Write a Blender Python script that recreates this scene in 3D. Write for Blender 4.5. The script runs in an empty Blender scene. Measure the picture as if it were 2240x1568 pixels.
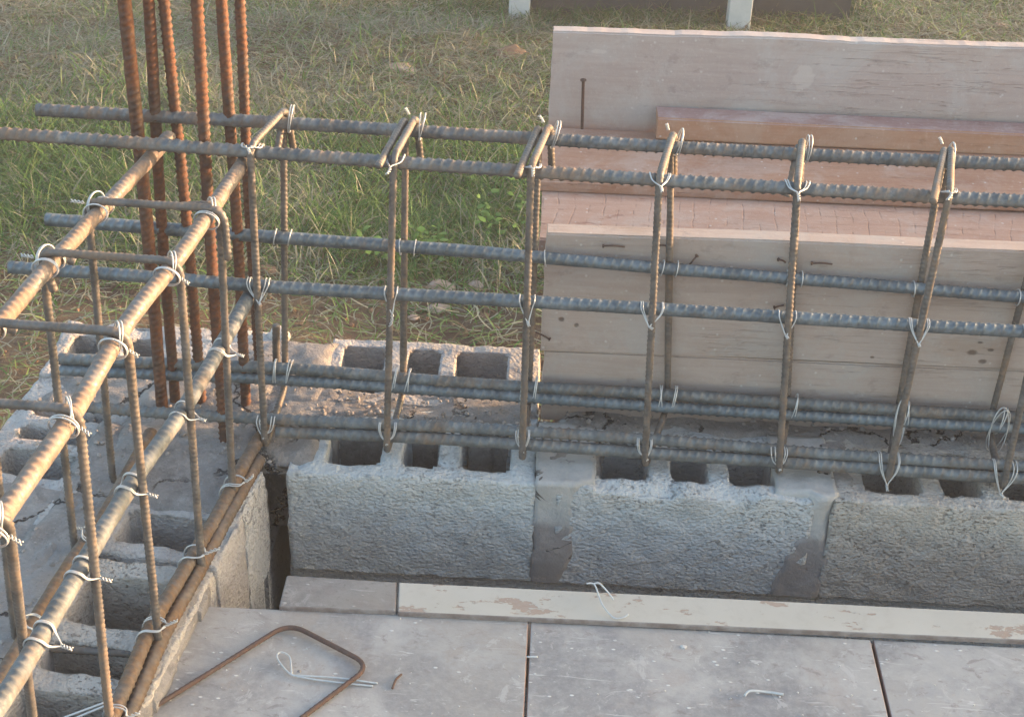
import bpy, math, random
import numpy as np
from mathutils import Vector, Matrix

random.seed(7)
RNG = np.random.default_rng(11)
PI = math.pi
scene = bpy.context.scene
COL = scene.collection

# ---------------------------------------------------------------- camera model (metres, wall along X, Z up)
PW, PH, FOC = 2240.0, 1568.0, 3300.0
_p, _y, _r = math.radians(32.0), math.radians(1.0), math.radians(2.5)
CAM = np.array([0.389, -1.925, 1.434])
FW = np.array([-math.sin(_y) * math.cos(_p), math.cos(_y) * math.cos(_p), -math.sin(_p)])
_rt = np.array([math.cos(_y), math.sin(_y), 0.0])
_up = np.cross(_rt, FW)
RT = math.cos(_r) * _rt + math.sin(_r) * _up
UP = -math.sin(_r) * _rt + math.cos(_r) * _up


def at(px, py, axis, v):
    """World point on the plane axis = v that the measured photo point lies on."""
    d = FW + RT * (px - PW / 2) / FOC - UP * (py - PH / 2) / FOC
    t = (v - CAM[axis]) / d[axis]
    return CAM + t * d


def AY(px, py, y): return at(px, py, 1, y)
def AZ(px, py, z): return at(px, py, 2, z)
def V3(*a): return np.array(a, dtype=float)


# ---------------------------------------------------------------- numeric noise
def _hash(ix, iy, iz, seed):
    h = (ix * 374761393 + iy * 668265263 + iz * 2147483647 + seed * 1274126177) & 0xFFFFFFFF
    h = ((h ^ (h >> 13)) * 1274126177) & 0xFFFFFFFF
    h = (h ^ (h >> 16)) & 0xFFFFFFFF
    return h.astype(np.float64) / 4294967295.0


def vnoise(P, scale=1.0, seed=0):
    """Smooth value noise in -1..1 for points n x 3."""
    Q = np.asarray(P, dtype=float) * scale
    I = np.floor(Q).astype(np.int64)
    f = Q - I
    f = f * f * (3 - 2 * f)
    out = 0
    for dx in (0, 1):
        for dy in (0, 1):
            for dz in (0, 1):
                w = (f[:, 0] if dx else 1 - f[:, 0]) * (f[:, 1] if dy else 1 - f[:, 1]) * (f[:, 2] if dz else 1 - f[:, 2])
                out = out + w * _hash(I[:, 0] + dx, I[:, 1] + dy, I[:, 2] + dz, seed)
    return out * 2 - 1


def fbm(P, scale=1.0, seed=0, octv=3):
    o, a, t = 0, 1.0, 0
    for k in range(octv):
        o = o + a * vnoise(P, scale * 2 ** k, seed + k * 17)
        t += a
        a *= 0.5
    return o / t


# ---------------------------------------------------------------- mesh building
class MB:
    """Collects vertices and faces for ONE mesh object."""
    def __init__(s):
        s.v, s.f, s.m, s.n = [], [], [], 0

    def add(s, V, F, mat=0):
        V = np.asarray(V, dtype=float)
        s.v.append(V)
        for f in F:
            s.f.append([int(i) + s.n for i in f])
            s.m.append(mat)
        s.n += len(V)

    def build(s, name, mats, parent=None, smooth=True, loc=None):
        V = np.concatenate(s.v) if s.v else np.zeros((0, 3))
        me = bpy.data.meshes.new(name)
        if loc is not None:
            V = V - np.asarray(loc)
        me.from_pydata(V.tolist(), [], s.f)
        if not isinstance(mats, (list, tuple)):
            mats = [mats]
        for m in mats:
            me.materials.append(m)
        me.polygons.foreach_set('material_index', s.m)
        me.polygons.foreach_set('use_smooth', [smooth] * len(s.f))
        me.update()
        o = bpy.data.objects.new(name, me)
        COL.objects.link(o)
        if loc is not None:
            o.location = Vector([float(c) for c in loc])
        if parent is not None:
            o.parent = parent
            if parent.type == 'EMPTY' or True:
                o.matrix_parent_inverse = parent.matrix_world.inverted() if False else Matrix.Translation(parent.location).inverted()
        return o


def tag(o, label, cat, group=None, kind=None):
    if label: o['label'] = label
    if cat: o['category'] = cat
    if group: o['group'] = group
    if kind: o['kind'] = kind
    return o


def thing(name, label, cat, loc=(0, 0, 0), group=None):
    o = bpy.data.objects.new(name, None)
    o.empty_display_size = 0.05
    COL.objects.link(o)
    o.location = loc
    return tag(o, label, cat, group)


def fillet(pts, rad, n=7):
    pts = [np.asarray(p, dtype=float) for p in pts]
    out = [pts[0]]
    for i in range(1, len(pts) - 1):
        a, b, c = pts[i - 1], pts[i], pts[i + 1]
        u, w = a - b, c - b
        lu, lw = np.linalg.norm(u), np.linalg.norm(w)
        d = min(rad, lu * 0.45, lw * 0.45)
        p, q = b + u / lu * d, b + w / lw * d
        for t in np.linspace(0, 1, n):
            out.append((1 - t) ** 2 * p + 2 * t * (1 - t) * b + t * t * q)
    out.append(pts[-1])
    return np.array(out)


def catmull(pts, n=8):
    P = [np.asarray(p, dtype=float) for p in pts]
    P = [2 * P[0] - P[1]] + P + [2 * P[-1] - P[-2]]
    out = []
    for i in range(1, len(P) - 2):
        p0, p1, p2, p3 = P[i - 1:i + 3]
        for t in np.linspace(0, 1, n, endpoint=False):
            out.append(0.5 * (2 * p1 + (p2 - p0) * t + (2 * p0 - 5 * p1 + 4 * p2 - p3) * t * t + (3 * p1 - p0 - 3 * p2 + p3) * t ** 3))
    out.append(P[-2])
    return np.array(out)


def resample(P, step):
    d = np.linalg.norm(np.diff(P, axis=0), axis=1)
    keep = np.concatenate([[True], d > 1e-7])
    P = P[keep]
    d = np.linalg.norm(np.diff(P, axis=0), axis=1)
    s = np.concatenate([[0], np.cumsum(d)])
    n = max(2, int(round(s[-1] / step)) + 1)
    t = np.linspace(0, s[-1], n)
    return np.stack([np.interp(t, s, P[:, k]) for k in range(3)], 1), t


def sweep(P, r, nseg=8, step=0.004, rib=None, caps=True, phase=0.0):
    """Tube along P. rib = (pitch, height, slant, twist) rolls bar deformations into it."""
    P, s = resample(np.asarray(P), step)
    n = len(P)
    T = np.gradient(P, axis=0)
    T /= np.linalg.norm(T, axis=1)[:, None]
    a = np.array([0, 0, 1.0]) if abs(T[0, 2]) < 0.8 else np.array([0, 1.0, 0])
    N = np.zeros_like(P)
    u = a - T[0] * (a @ T[0])
    u /= np.linalg.norm(u)
    for i in range(n):
        u = u - T[i] * (u @ T[i])
        u /= np.linalg.norm(u)
        N[i] = u
    B = np.cross(T, N)
    th = np.linspace(0, 2 * PI, nseg, endpoint=False)
    TH, S = np.meshgrid(th, s)
    R = np.full_like(TH, r)
    if rib:
        pitch, h, slant, twist = rib
        A = TH + phase + twist * S
        half = np.where(np.sin(A) > 0, 0.5, 0.0)
        fr = (S / pitch + slant * (A / PI) + half) % 1.0
        prof = np.exp(-((fr - 0.5) / 0.145) ** 2)
        lat = np.clip(np.abs(np.sin(A)) * 1.5, 0, 1)
        lon = np.exp(-((((A + PI / 2) % PI) - PI / 2) / 0.2) ** 2)
        R = R - 0.35 * h + h * np.maximum(prof * lat, 0.85 * lon)
        Rn = vnoise(np.stack([S.ravel() * 60, TH.ravel() * 1.3, np.full(S.size, phase * 10)], 1), 1.0, 5).reshape(S.shape)
        R = R + h * 0.18 * Rn
    Vv = P[:, None, :] + R[..., None] * (np.cos(TH)[..., None] * N[:, None, :] + np.sin(TH)[..., None] * B[:, None, :])
    V = Vv.reshape(-1, 3)
    i = np.arange(n - 1)[:, None] * nseg
    j = np.arange(nseg)[None, :]
    j2 = (j + 1) % nseg
    F = np.stack([i + j, i + j2, i + nseg + j2, i + nseg + j], -1).reshape(-1, 4).tolist()
    if caps:
        F.append(list(range(nseg - 1, -1, -1)))
        F.append([(n - 1) * nseg + k for k in range(nseg)])
    return V, F


def grid_solid(mb, xs, ys, zs, mask, disp, mat=0, bottom=False):
    """Solid made of the filled cells of a plan mask, extruded through zs; every vertex moved by disp(P, edge)."""
    nx, ny, nz = len(xs) - 1, len(ys) - 1, len(zs) - 1
    cx, cy = (xs[:-1] + xs[1:]) / 2, (ys[:-1] + ys[1:]) / 2
    M = np.zeros((nx + 2, ny + 2), bool)
    M[1:-1, 1:-1] = mask(*np.meshgrid(cx, cy, indexing='ij'))
    vid, verts, edge = {}, [], []

    def vi(i, j, k):
        key = (i, j, k)
        r = vid.get(key)
        if r is None:
            r = vid[key] = len(verts)
            verts.append((xs[i], ys[j], zs[k]))
            c = M[i, j] + M[i + 1, j] + M[i, j + 1] + M[i + 1, j + 1]
            edge.append((c < 4, k == nz or (k == 0 and bottom), 1 if k == nz else 0))
        return r
    F = []
    for i in range(nx):
        for j in range(ny):
            if not M[i + 1, j + 1]: continue
            F.append((vi(i, j, nz), vi(i + 1, j, nz), vi(i + 1, j + 1, nz), vi(i, j + 1, nz)))
            if bottom:
                F.append((vi(i, j, 0), vi(i, j + 1, 0), vi(i + 1, j + 1, 0), vi(i + 1, j, 0)))
            for (di, dj, a, b) in ((-1, 0, (0, 1), (0, 0)), (1, 0, (1, 0), (1, 1)), (0, -1, (0, 0), (1, 0)), (0, 1, (1, 1), (0, 1))):
                if M[i + 1 + di, j + 1 + dj]: continue
                for k in range(nz):
                    F.append((vi(i + a[0], j + a[1], k), vi(i + b[0], j + b[1], k), vi(i + b[0], j + b[1], k + 1), vi(i + a[0], j + a[1], k + 1)))
    P = np.array(verts)
    E = np.array(edge)
    mb.add(disp(P, E), F, mat)


def cuts(a, b, step, extra=()):
    """Grid lines from a to b about step apart that also pass through the extra values."""
    ks = sorted(set([round(a, 5), round(b, 5)] + [round(e, 5) for e in extra if a < e < b]))
    out = []
    for p, q in zip(ks[:-1], ks[1:]):
        n = max(1, int(round((q - p) / step)))
        out += list(np.linspace(p, q, n, endpoint=False))
    return np.array(out + [ks[-1]])


# ---------------------------------------------------------------- materials
class NT:
    def __init__(s, name):
        s.mat = bpy.data.materials.new(name)
        s.mat.use_nodes = True
        s.t = s.mat.node_tree
        s.bsdf = s.t.nodes['Principled BSDF']
        s.tc = s.t.nodes.new('ShaderNodeTexCoord')

    def N(s, typ, **kw):
        n = s.t.nodes.new(typ)
        for k, v in kw.items():
            setattr(n, k, v)
        return n

    def L(s, a, b): s.t.links.new(a, b)

    def inp(s, node, key, val):
        if isinstance(val, (int, float)):
            node.inputs[key].default_value = val
        elif isinstance(val, (tuple, list)):
            v = list(val)
            if len(v) == 3 and len(node.inputs[key].default_value) == 4: v = v + [1]
            node.inputs[key].default_value = v
        else:
            s.L(val, node.inputs[key])

    def mapping(s, scale=(1, 1, 1), rot=(0, 0, 0), loc=(0, 0, 0)):
        m = s.N('ShaderNodeMapping')
        s.L(s.tc.outputs['Object'], m.inputs[0])
        m.inputs['Scale'].default_value = scale
        m.inputs['Rotation'].default_value = rot
        m.inputs['Location'].default_value = loc
        return m.outputs[0]

    def noise(s, scale, detail=4, rough=0.55, vec=None, dist=0.0, color=False):
        n = s.N('ShaderNodeTexNoise')
        s.L(vec if vec is not None else s.tc.outputs['Object'], n.inputs['Vector'])
        n.inputs['Scale'].default_value = scale
        n.inputs['Detail'].default_value = detail
        n.inputs['Roughness'].default_value = rough
        n.inputs['Distortion'].default_value = dist
        return n.outputs['Color' if color else 'Fac']

    def voro(s, scale, feature='F1', vec=None, out='Distance', rnd=1.0):
        n = s.N('ShaderNodeTexVoronoi', feature=feature)
        s.L(vec if vec is not None else s.tc.outputs['Object'], n.inputs['Vector'])
        n.inputs['Scale'].default_value = scale
        n.inputs['Randomness'].default_value = rnd
        return n.outputs[out]

    def ramp(s, fac, lo, hi, a=0.0, b=1.0):
        n = s.N('ShaderNodeMapRange', interpolation_type='SMOOTHSTEP')
        s.inp(n, 'Value', fac)
        n.inputs['From Min'].default_value = lo
        n.inputs['From Max'].default_value = hi
        n.inputs['To Min'].default_value = a
        n.inputs['To Max'].default_value = b
        return n.outputs[0]

    def math(s, op, a, b=0.0, clamp=False):
        n = s.N('ShaderNodeMath', operation=op, use_clamp=clamp)
        s.inp(n, 0, a)
        s.inp(n, 1, b)
        return n.outputs[0]

    def mix(s, fac, a, b, mode='MIX'):
        n = s.N('ShaderNodeMix', data_type='RGBA', blend_type=mode)
        s.inp(n, 0, fac)
        s.inp(n, 6, a)
        s.inp(n, 7, b)
        return n.outputs[2]

    def bump(s, h, strength=0.5, dist=0.002, prev=None):
        n = s.N('ShaderNodeBump')
        n.inputs['Strength'].default_value = strength
        n.inputs['Distance'].default_value = dist
        s.L(h, n.inputs['Height'])
        if prev is not None: s.L(prev, n.inputs['Normal'])
        return n.outputs[0]

    def spot(s, c, r, soft=0.35, aspect=1.0, plane='xz'):
        """1 inside a blotch round a point of the object (in its own coordinates), 0 outside."""
        sx = s.N('ShaderNodeSeparateXYZ')
        s.L(s.tc.outputs['Object'], sx.inputs[0])
        ax = {'x': 0, 'y': 1, 'z': 2}
        dx = s.math('SUBTRACT', sx.outputs[ax[plane[0]]], c[0])
        dy = s.math('MULTIPLY', s.math('SUBTRACT', sx.outputs[ax[plane[1]]], c[1]), aspect)
        d = s.math('SQRT', s.math('ADD', s.math('MULTIPLY', dx, dx), s.math('MULTIPLY', dy, dy)))
        w = s.math('MULTIPLY', s.math('SUBTRACT', s.noise(22.0 / max(r * 30, 0.5) + 20, 2), 0.5), r * 1.2)
        return s.ramp(s.math('ADD', d, w), r * (1 + soft), r * (1 - soft))

    def done(s, col, rough=0.8, normal=None, metal=0.0, spec=0.35):
        s.inp(s.bsdf, 'Base Color', col)
        s.inp(s.bsdf, 'Roughness', rough)
        s.inp(s.bsdf, 'Metallic', metal)
        s.inp(s.bsdf, 'Specular IOR Level', spec)
        if normal is not None: s.L(normal, s.bsdf.inputs['Normal'])
        return s.mat


def steel_mat(name, steel, rust, rust2, amount, metal=0.35, rough=0.5, dust=0.0):
    m = NT(name)
    big = m.noise(14, 4, 0.6)
    mid = m.noise(75, 4, 0.65)
    fac = m.ramp(m.math('ADD', m.math('MULTIPLY', big, 0.65), m.math('MULTIPLY', mid, 0.35)), 0.62 - amount * 0.5, 0.82 - amount * 0.5)
    rc = m.mix(m.ramp(m.noise(160, 3), 0.35, 0.65), rust, rust2)
    c = m.mix(fac, m.mix(m.ramp(m.noise(32, 5, 0.7), 0.3, 0.7), tuple(0.7 * x for x in steel), tuple(1.28 * x for x in steel)), rc)
    if dust:
        c = m.mix(m.math('MULTIPLY', m.ramp(m.noise(38, 4, 0.7), 0.52, 0.72), dust), c, (0.42, 0.38, 0.34))
    nb = m.bump(m.noise(420, 3, 0.7), 0.35, 0.0006)
    nb = m.bump(mid, 0.2, 0.001, nb)
    return m.done(c, m.ramp(fac, 0, 1, rough, 0.78), nb, m.ramp(fac, 0, 1, metal, 0.05), 0.4)


M = {}
M['steel_blue'] = steel_mat('blue_grey_bar_steel', (0.148, 0.174, 0.192), (0.19, 0.14, 0.11), (0.15, 0.12, 0.10), 0.14, 0.45, 0.48, 0.15)
M['steel_top'] = steel_mat('grey_bar_steel', (0.152, 0.156, 0.158), (0.215, 0.16, 0.125), (0.17, 0.135, 0.11), 0.36, 0.42, 0.5, 0.35)
M['steel_dull'] = steel_mat('dull_dusty_bar_steel', (0.15, 0.165, 0.172), (0.19, 0.135, 0.095), (0.15, 0.115, 0.09), 0.30, 0.35, 0.55, 0.3)
M['steel_mid'] = steel_mat('dusty_mid_bar_steel', (0.14, 0.155, 0.163), (0.19, 0.145, 0.11), (0.15, 0.12, 0.095), 0.25, 0.15, 0.62, 0.25)
M['steel_brown'] = steel_mat('brown_rusting_bar_steel', (0.20, 0.18, 0.165), (0.25, 0.175, 0.125), (0.21, 0.155, 0.12), 0.45, 0.3, 0.5, 0.25)
M['rust_low'] = steel_mat('heavy_brown_rust', (0.13, 0.108, 0.092), (0.185, 0.112, 0.06), (0.13, 0.085, 0.06), 0.5, 0.15, 0.6, 0.15)
M['rust_red'] = steel_mat('orange_red_rust', (0.078, 0.05, 0.04), (0.158, 0.064, 0.034), (0.10, 0.046, 0.03), 0.5, 0.12, 0.6, 0.06)
M['stirrup'] = steel_mat('stirrup_steel', (0.142, 0.134, 0.128), (0.20, 0.145, 0.105), (0.16, 0.128, 0.104), 0.34, 0.35, 0.5, 0.12)
M['nail'] = steel_mat('nail_rust', (0.10, 0.075, 0.065), (0.12, 0.07, 0.055), (0.095, 0.062, 0.052), 0.6, 0.2, 0.6)


def wire_mat():
    m = NT('galvanised_wire')
    c = m.mix(m.noise(120, 3), (0.42, 0.435, 0.44), (0.64, 0.65, 0.65))
    return m.done(c, 0.38, None, 0.35, 0.5)


M['wire'] = wire_mat()


def block_mat(name, a, b, pit=1.0, pitcol=(0.10, 0.11, 0.12), brown=0.0):
    m = NT(name)
    big = m.noise(7, 4, 0.6)
    c = m.mix(m.ramp(big, 0.3, 0.7), a, b)
    if brown:
        c = m.mix(m.math('MULTIPLY', m.ramp(m.noise(5.5, 3, 0.5), 0.5, 0.68), brown), c, (0.27, 0.215, 0.175))
    c = m.mix(m.ramp(m.noise(11, 5, 0.7, None, 0.8), 0.56, 0.7, 0, 0.45), c, tuple(0.72 * x for x in a))
    grain = m.noise(230, 3, 0.7)
    c = m.mix(m.ramp(grain, 0.35, 0.8, 0.0, 0.35), c, (0.57, 0.58, 0.57))
    st = m.mapping((1.0, 1.0, 1.4))
    pits = m.math('MAXIMUM', m.noise(85, 5, 0.66, st), m.math('SUBTRACT', m.noise(160, 3, 0.6, st), 0.01))
    zone = m.ramp(m.noise(6.5, 4, 0.6), 0.42, 0.6, 0.08, 1.0)
    pm = m.math('MULTIPLY', m.ramp(pits, 0.585, 0.65), m.math('MULTIPLY', zone, pit), True)
    c = m.mix(m.math('MULTIPLY', pm, 0.62), c, pitcol)
    hgt = m.math('SUBTRACT', m.math('MULTIPLY', m.math('ADD', m.math('MULTIPLY', m.noise(120, 4, 0.6, st), 0.8), m.math('MULTIPLY', m.math('SUBTRACT', 1.0, m.voro(150, vec=st)), 0.35)), 1.0), m.math('MULTIPLY', pm, 0.5))
    nb = m.bump(hgt, 1.0, 0.0068)
    nb = m.bump(grain, 0.4, 0.0015, nb)
    return m.done(c, 0.95, nb, 0.0, 0.15)


M['block_blue'] = block_mat('blue_grey_block', (0.46, 0.495, 0.51), (0.535, 0.555, 0.56), 0.75, brown=0.15)
M['block_mid'] = block_mat('rough_grey_block', (0.44, 0.465, 0.485), (0.525, 0.53, 0.535), 0.85, brown=0.25)
M['block_brown'] = block_mat('brown_grey_block', (0.41, 0.375, 0.345), (0.505, 0.46, 0.41), 0.85, (0.10, 0.085, 0.075), 0.25)
M['block_old'] = block_mat('weathered_block', (0.36, 0.345, 0.34), (0.46, 0.44, 0.43), 0.55, brown=0.25)


def mortar_mat(name, a, b, crack=1.0):
    m = NT(name)
    c = m.mix(m.ramp(m.noise(9, 5, 0.6), 0.3, 0.7), a, b)
    c = m.mix(m.ramp(m.noise(60, 4, 0.7), 0.4, 0.8, 0, 0.5), c, tuple(1.3 * x for x in b))
    w = m.N('ShaderNodeVectorMath', operation='MULTIPLY_ADD')
    m.L(m.noise(11, 5, 0.65, color=True), w.inputs[0])
    w.inputs[1].default_value = (0.14, 0.14, 0.14)
    m.L(m.tc.outputs['Object'], w.inputs[2])
    cr = m.voro(4.2, 'DISTANCE_TO_EDGE', w.outputs[0])
    gate = m.ramp(m.noise(6, 2), 0.40, 0.50)
    cm = m.math('MULTIPLY', m.ramp(cr, 0.018, 0.005), m.math('MULTIPLY', gate, crack))
    c = m.mix(m.math('MULTIPLY', cm, 0.85), c, (0.06, 0.055, 0.055))
    c = m.mix(m.ramp(m.noise(14, 6, 0.7, None, 1.0), 0.54, 0.68, 0, 0.5), c, tuple(0.62 * x for x in a))
    h = m.math('SUBTRACT', m.noise(38, 6, 0.72), m.math('MULTIPLY', cm, 0.8))
    nb = m.bump(h, 0.9, 0.010)
    c = m.mix(m.math('MULTIPLY', m.ramp(m.noise(210, 3, 0.75), 0.55, 0.72), 0.45), c, tuple(1.35 * x for x in b))
    c = m.mix(m.math('MULTIPLY', m.ramp(m.noise(130, 3, 0.75), 0.58, 0.7), 0.4), c, tuple(0.5 * x for x in a))
    nb = m.bump(m.noise(200, 4, 0.75), 0.6, 0.0025, nb)
    return m.done(c, 0.95, nb, 0, 0.15)


M['mortar'] = mortar_mat('trowelled_mortar', (0.215, 0.20, 0.192), (0.32, 0.305, 0.295), 1.3)
def joint_mat():
    m = NT('two_tone_joint_mortar')
    sx = m.N('ShaderNodeSeparateXYZ')
    m.L(m.tc.outputs['Object'], sx.inputs[0])
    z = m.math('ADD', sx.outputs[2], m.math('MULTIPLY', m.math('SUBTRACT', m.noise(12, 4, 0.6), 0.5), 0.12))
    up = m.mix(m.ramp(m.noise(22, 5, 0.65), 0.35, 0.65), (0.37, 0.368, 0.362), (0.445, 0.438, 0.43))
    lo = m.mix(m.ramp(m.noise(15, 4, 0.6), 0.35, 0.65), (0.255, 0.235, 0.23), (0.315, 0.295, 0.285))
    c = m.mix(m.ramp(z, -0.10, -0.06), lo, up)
    cr = m.math('ABSOLUTE', m.math('SUBTRACT', m.noise(7, 4, 0.6, None, 0.8), 0.5))
    cm = m.math('MULTIPLY', m.ramp(cr, 0.008, 0.002), m.ramp(m.noise(9, 1), 0.5, 0.56))
    c = m.mix(m.math('MULTIPLY', cm, 0.8), c, (0.07, 0.065, 0.06))
    nb = m.bump(m.math('SUBTRACT', m.noise(60, 6, 0.7), cm), 0.7, 0.006)
    return m.done(c, 0.95, nb, 0, 0.15)


M['mortar_joint'] = joint_mat()
M['mortar_dark'] = mortar_mat('brown_joint_mortar', (0.215, 0.185, 0.165), (0.30, 0.265, 0.24), 0.7)


def wood_mat(name, a, b, stain=(0.2, 0.13, 0.1), stain_amt=0.4, dust=(0.45, 0.42, 0.4), dust_amt=0.4, cracks=0.6, saw=None,
             spots=(), pale=(), lowstain=None):
    m = NT(name)
    st = m.mapping((1.2, 14, 14))
    g1 = m.noise(6, 6, 0.65, st, 0.4)
    c = m.mix(m.ramp(g1, 0.25, 0.75), a, b)
    g2 = m.noise(38, 3, 0.6, m.mapping((0.6, 8, 8)))
    c = m.mix(m.ramp(g2, 0.55, 0.8, 0, 0.14), c, tuple(0.65 * x for x in a))
    c = m.mix(m.math('MULTIPLY', m.ramp(m.noise(4.5, 4, 0.6, m.mapping((1, 2.2, 2.2))), 0.5, 0.72), stain_amt), c, stain)
    c = m.mix(m.math('MULTIPLY', m.ramp(m.noise(9, 7, 0.72, None, 0.6), 0.44, 0.66), dust_amt), c, dust)
    c = m.mix(m.math('MULTIPLY', m.ramp(m.noise(26, 5, 0.75, m.mapping((1, 1.5, 1.5))), 0.56, 0.7), 0.35), c, tuple(0.62 * x for x in a))
    c = m.mix(m.math('MULTIPLY', m.ramp(m.noise(140, 3, 0.7), 0.55, 0.75), 0.3), c, tuple(1.25 * x for x in dust))
    spk = m.ramp(m.voro(55), 0.16, 0.08)
    c = m.mix(m.math('MULTIPLY', m.math('MULTIPLY', spk, m.ramp(m.noise(30, 1), 0.5, 0.6)), 0.6), c, (0.58, 0.56, 0.54))
    cr = m.noise(3.2, 4, 0.6, m.mapping((0.55, 17, 17)), 0.6)
    cm = m.math('MULTIPLY', m.ramp(m.math('ABSOLUTE', m.math('SUBTRACT', cr, 0.5)), 0.007, 0.0015), m.ramp(m.noise(2.6, 2), 0.50, 0.58))
    c = m.mix(m.math('MULTIPLY', cm, cracks), c, (0.06, 0.045, 0.04))
    h = m.math('SUBTRACT', m.math('ADD', m.math('MULTIPLY', g1, 0.5), m.math('MULTIPLY', m.noise(90, 4, 0.7), 0.4)), cm)
    if saw:
        sp, ang = saw
        sx = m.N('ShaderNodeSeparateXYZ')
        m.L(m.tc.outputs['Object'], sx.inputs[0])
        tilt = m.math('MULTIPLY', m.ramp(sx.outputs[0], 0.5, 1.4, 0.05, ang), sx.outputs[1])
        u = m.math('ADD', m.math('SUBTRACT', sx.outputs[0], tilt), m.math('MULTIPLY', m.noise(6, 3), 0.03))
        fr = m.math('FRACT', m.math('DIVIDE', u, sp))
        ln = m.math('MULTIPLY', m.ramp(m.math('ABSOLUTE', m.math('SUBTRACT', fr, 0.5)), 0.075, 0.015), m.ramp(m.noise(34, 4, 0.7), 0.42, 0.66))
        c = m.mix(m.math('MULTIPLY', ln, 0.42), c, (0.20, 0.11, 0.09))
        h = m.math('SUBTRACT', h, m.math('MULTIPLY', ln, 0.6))
        tr = m.ramp(m.noise(13, 4, 0.7, m.mapping((1, 6, 1))), 0.63, 0.69)
        c = m.mix(m.math('MULTIPLY', tr, 0.5), c, (0.22, 0.075, 0.06))
        h = m.math('SUBTRACT', h, tr)
    if lowstain:
        z0, z1, lc = lowstain
        sx = m.N('ShaderNodeSeparateXYZ')
        m.L(m.tc.outputs['Object'], sx.inputs[0])
        zz = m.math('ADD', sx.outputs[2], m.math('MULTIPLY', m.noise(12, 4), 0.03))
        c = m.mix(m.ramp(zz, z1, z0, 0, 0.75), c, lc)
    for (cx, cz, r, asp) in spots:
        k = m.spot((cx, cz), r, 0.4, asp)
        c = m.mix(m.math('MULTIPLY', k, 0.75), c, (0.09, 0.065, 0.055))
        h = m.math('SUBTRACT', h, k)
    for (cx, cz, r, asp) in pale:
        c = m.mix(m.math('MULTIPLY', m.spot((cx, cz), r, 0.12, asp), 0.7), c, (0.52, 0.48, 0.45))
    nb = m.bump(h, 0.5, 0.003)
    return m.done(c, 0.88, nb, 0, 0.2)


def panel_mat(name, seed, tint, dark=1.0):
    m = NT(name)
    lo = (seed * 3.1, seed * 1.7, 0)
    v = m.mapping((1, 1, 1), (0, 0, 0), lo)
    c = m.mix(m.ramp(m.noise(7, 6, 0.66, v, 0.5), 0.36, 0.64), (0.245, 0.236, 0.234), (0.40, 0.378, 0.358))
    c = m.mix(m.ramp(m.noise(11, 5, 0.7, m.mapping((1, 1, 1), (0, 0, 0), (seed + 5.0, 2, 1)), 0.8), 0.52, 0.66, 0, 0.75), c, tint)
    c = m.mix(m.ramp(m.noise(5, 4, 0.6, m.mapping((1, 1, 1), (0, 0, 0), (seed + 9.0, 4, 1))), 0.54, 0.68, 0, 0.75), c, (0.215, 0.21, 0.22))
    c = m.mix(m.ramp(m.noise(80, 4, 0.75, v), 0.35, 0.8, 0, 0.5), c, (0.45, 0.43, 0.415))
    c = m.mix(m.ramp(m.noise(34, 5, 0.72, m.mapping((1, 1.6, 1), (0, 0, 0), (seed + 2.0, 7, 1)), 0.6), 0.56, 0.68, 0, 0.6), c, (0.21, 0.18, 0.17))
    spk = m.math('MULTIPLY', m.ramp(m.voro(42, vec=m.mapping((1, 1.8, 1), (0, 0, 0.3), lo)), 0.17, 0.07), m.ramp(m.noise(18, 2, vec=v), 0.48, 0.56))
    c = m.mix(m.math('MULTIPLY', spk, 0.8), c, (0.68, 0.67, 0.65))
    c = m.mix(m.ramp(m.noise(3.2, 3, 0.5, m.mapping((1, 1, 1), (0, 0, 0), (seed * 4.0, 3, 8))), 0.46, 0.62, 0, 0.45), c, (0.36, 0.325, 0.29))
    c = m.mix(m.ramp(m.noise(19, 6, 0.78, m.mapping((1, 1, 1), (0, 0, 0), (seed * 5.0, 1, 8)), 1.2), 0.57, 0.63, 0, 0.5), c, (0.50, 0.475, 0.455))
    scr = m.ramp(m.noise(9, 3, 0.6, m.mapping((1.5, 16, 1), (0, 0, 0.4), lo), 1.0), 0.66, 0.70)
    c = m.mix(m.math('MULTIPLY', scr, 0.6), c, (0.58, 0.56, 0.54))
    rs = m.ramp(m.noise(16, 4, 0.7, m.mapping((1, 1, 1), (0, 0, 0), (seed * 2 + 1.0, 9, 3))), 0.66, 0.76)
    c = m.mix(m.math('MULTIPLY', rs, 0.45), c, (0.36, 0.22, 0.16))
    if dark < 1: c = m.mix(1.0, c, (dark, dark * 0.97, dark * 0.95), 'MULTIPLY')
    nb = m.bump(m.math('ADD', m.noise(60, 5, 0.7), spk), 0.35, 0.0025)
    nb = m.bump(m.noise(300, 2), 0.15, 0.0008, nb)
    return m.done(c, 0.8, nb, 0, 0.25)


def painted_strip_mat():
    m = NT('peeling_cream_paint')
    c = m.mix(m.noise(14, 4), (0.445, 0.41, 0.355), (0.525, 0.49, 0.435))
    c = m.mix(m.ramp(m.noise(45, 5, 0.7), 0.5, 0.75, 0, 0.3), c, (0.36, 0.31, 0.26))
    st = m.noise(9, 6, 0.7, m.mapping((1, 2.4, 1), (0, 0, 0), (0.35, 0.1, 0)))
    pe = m.ramp(st, 0.565, 0.59)
    wd = m.mix(m.noise(60, 3, 0.6, m.mapping((1, 8, 1))), (0.33, 0.235, 0.18), (0.42, 0.345, 0.295))
    c = m.mix(pe, c, wd)
    nb = m.bump(m.math('SUBTRACT', m.math('MULTIPLY', m.noise(70, 4), 0.3), pe), 0.5, 0.0015)
    return m.done(c, 0.75, nb, 0, 0.3)


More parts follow.
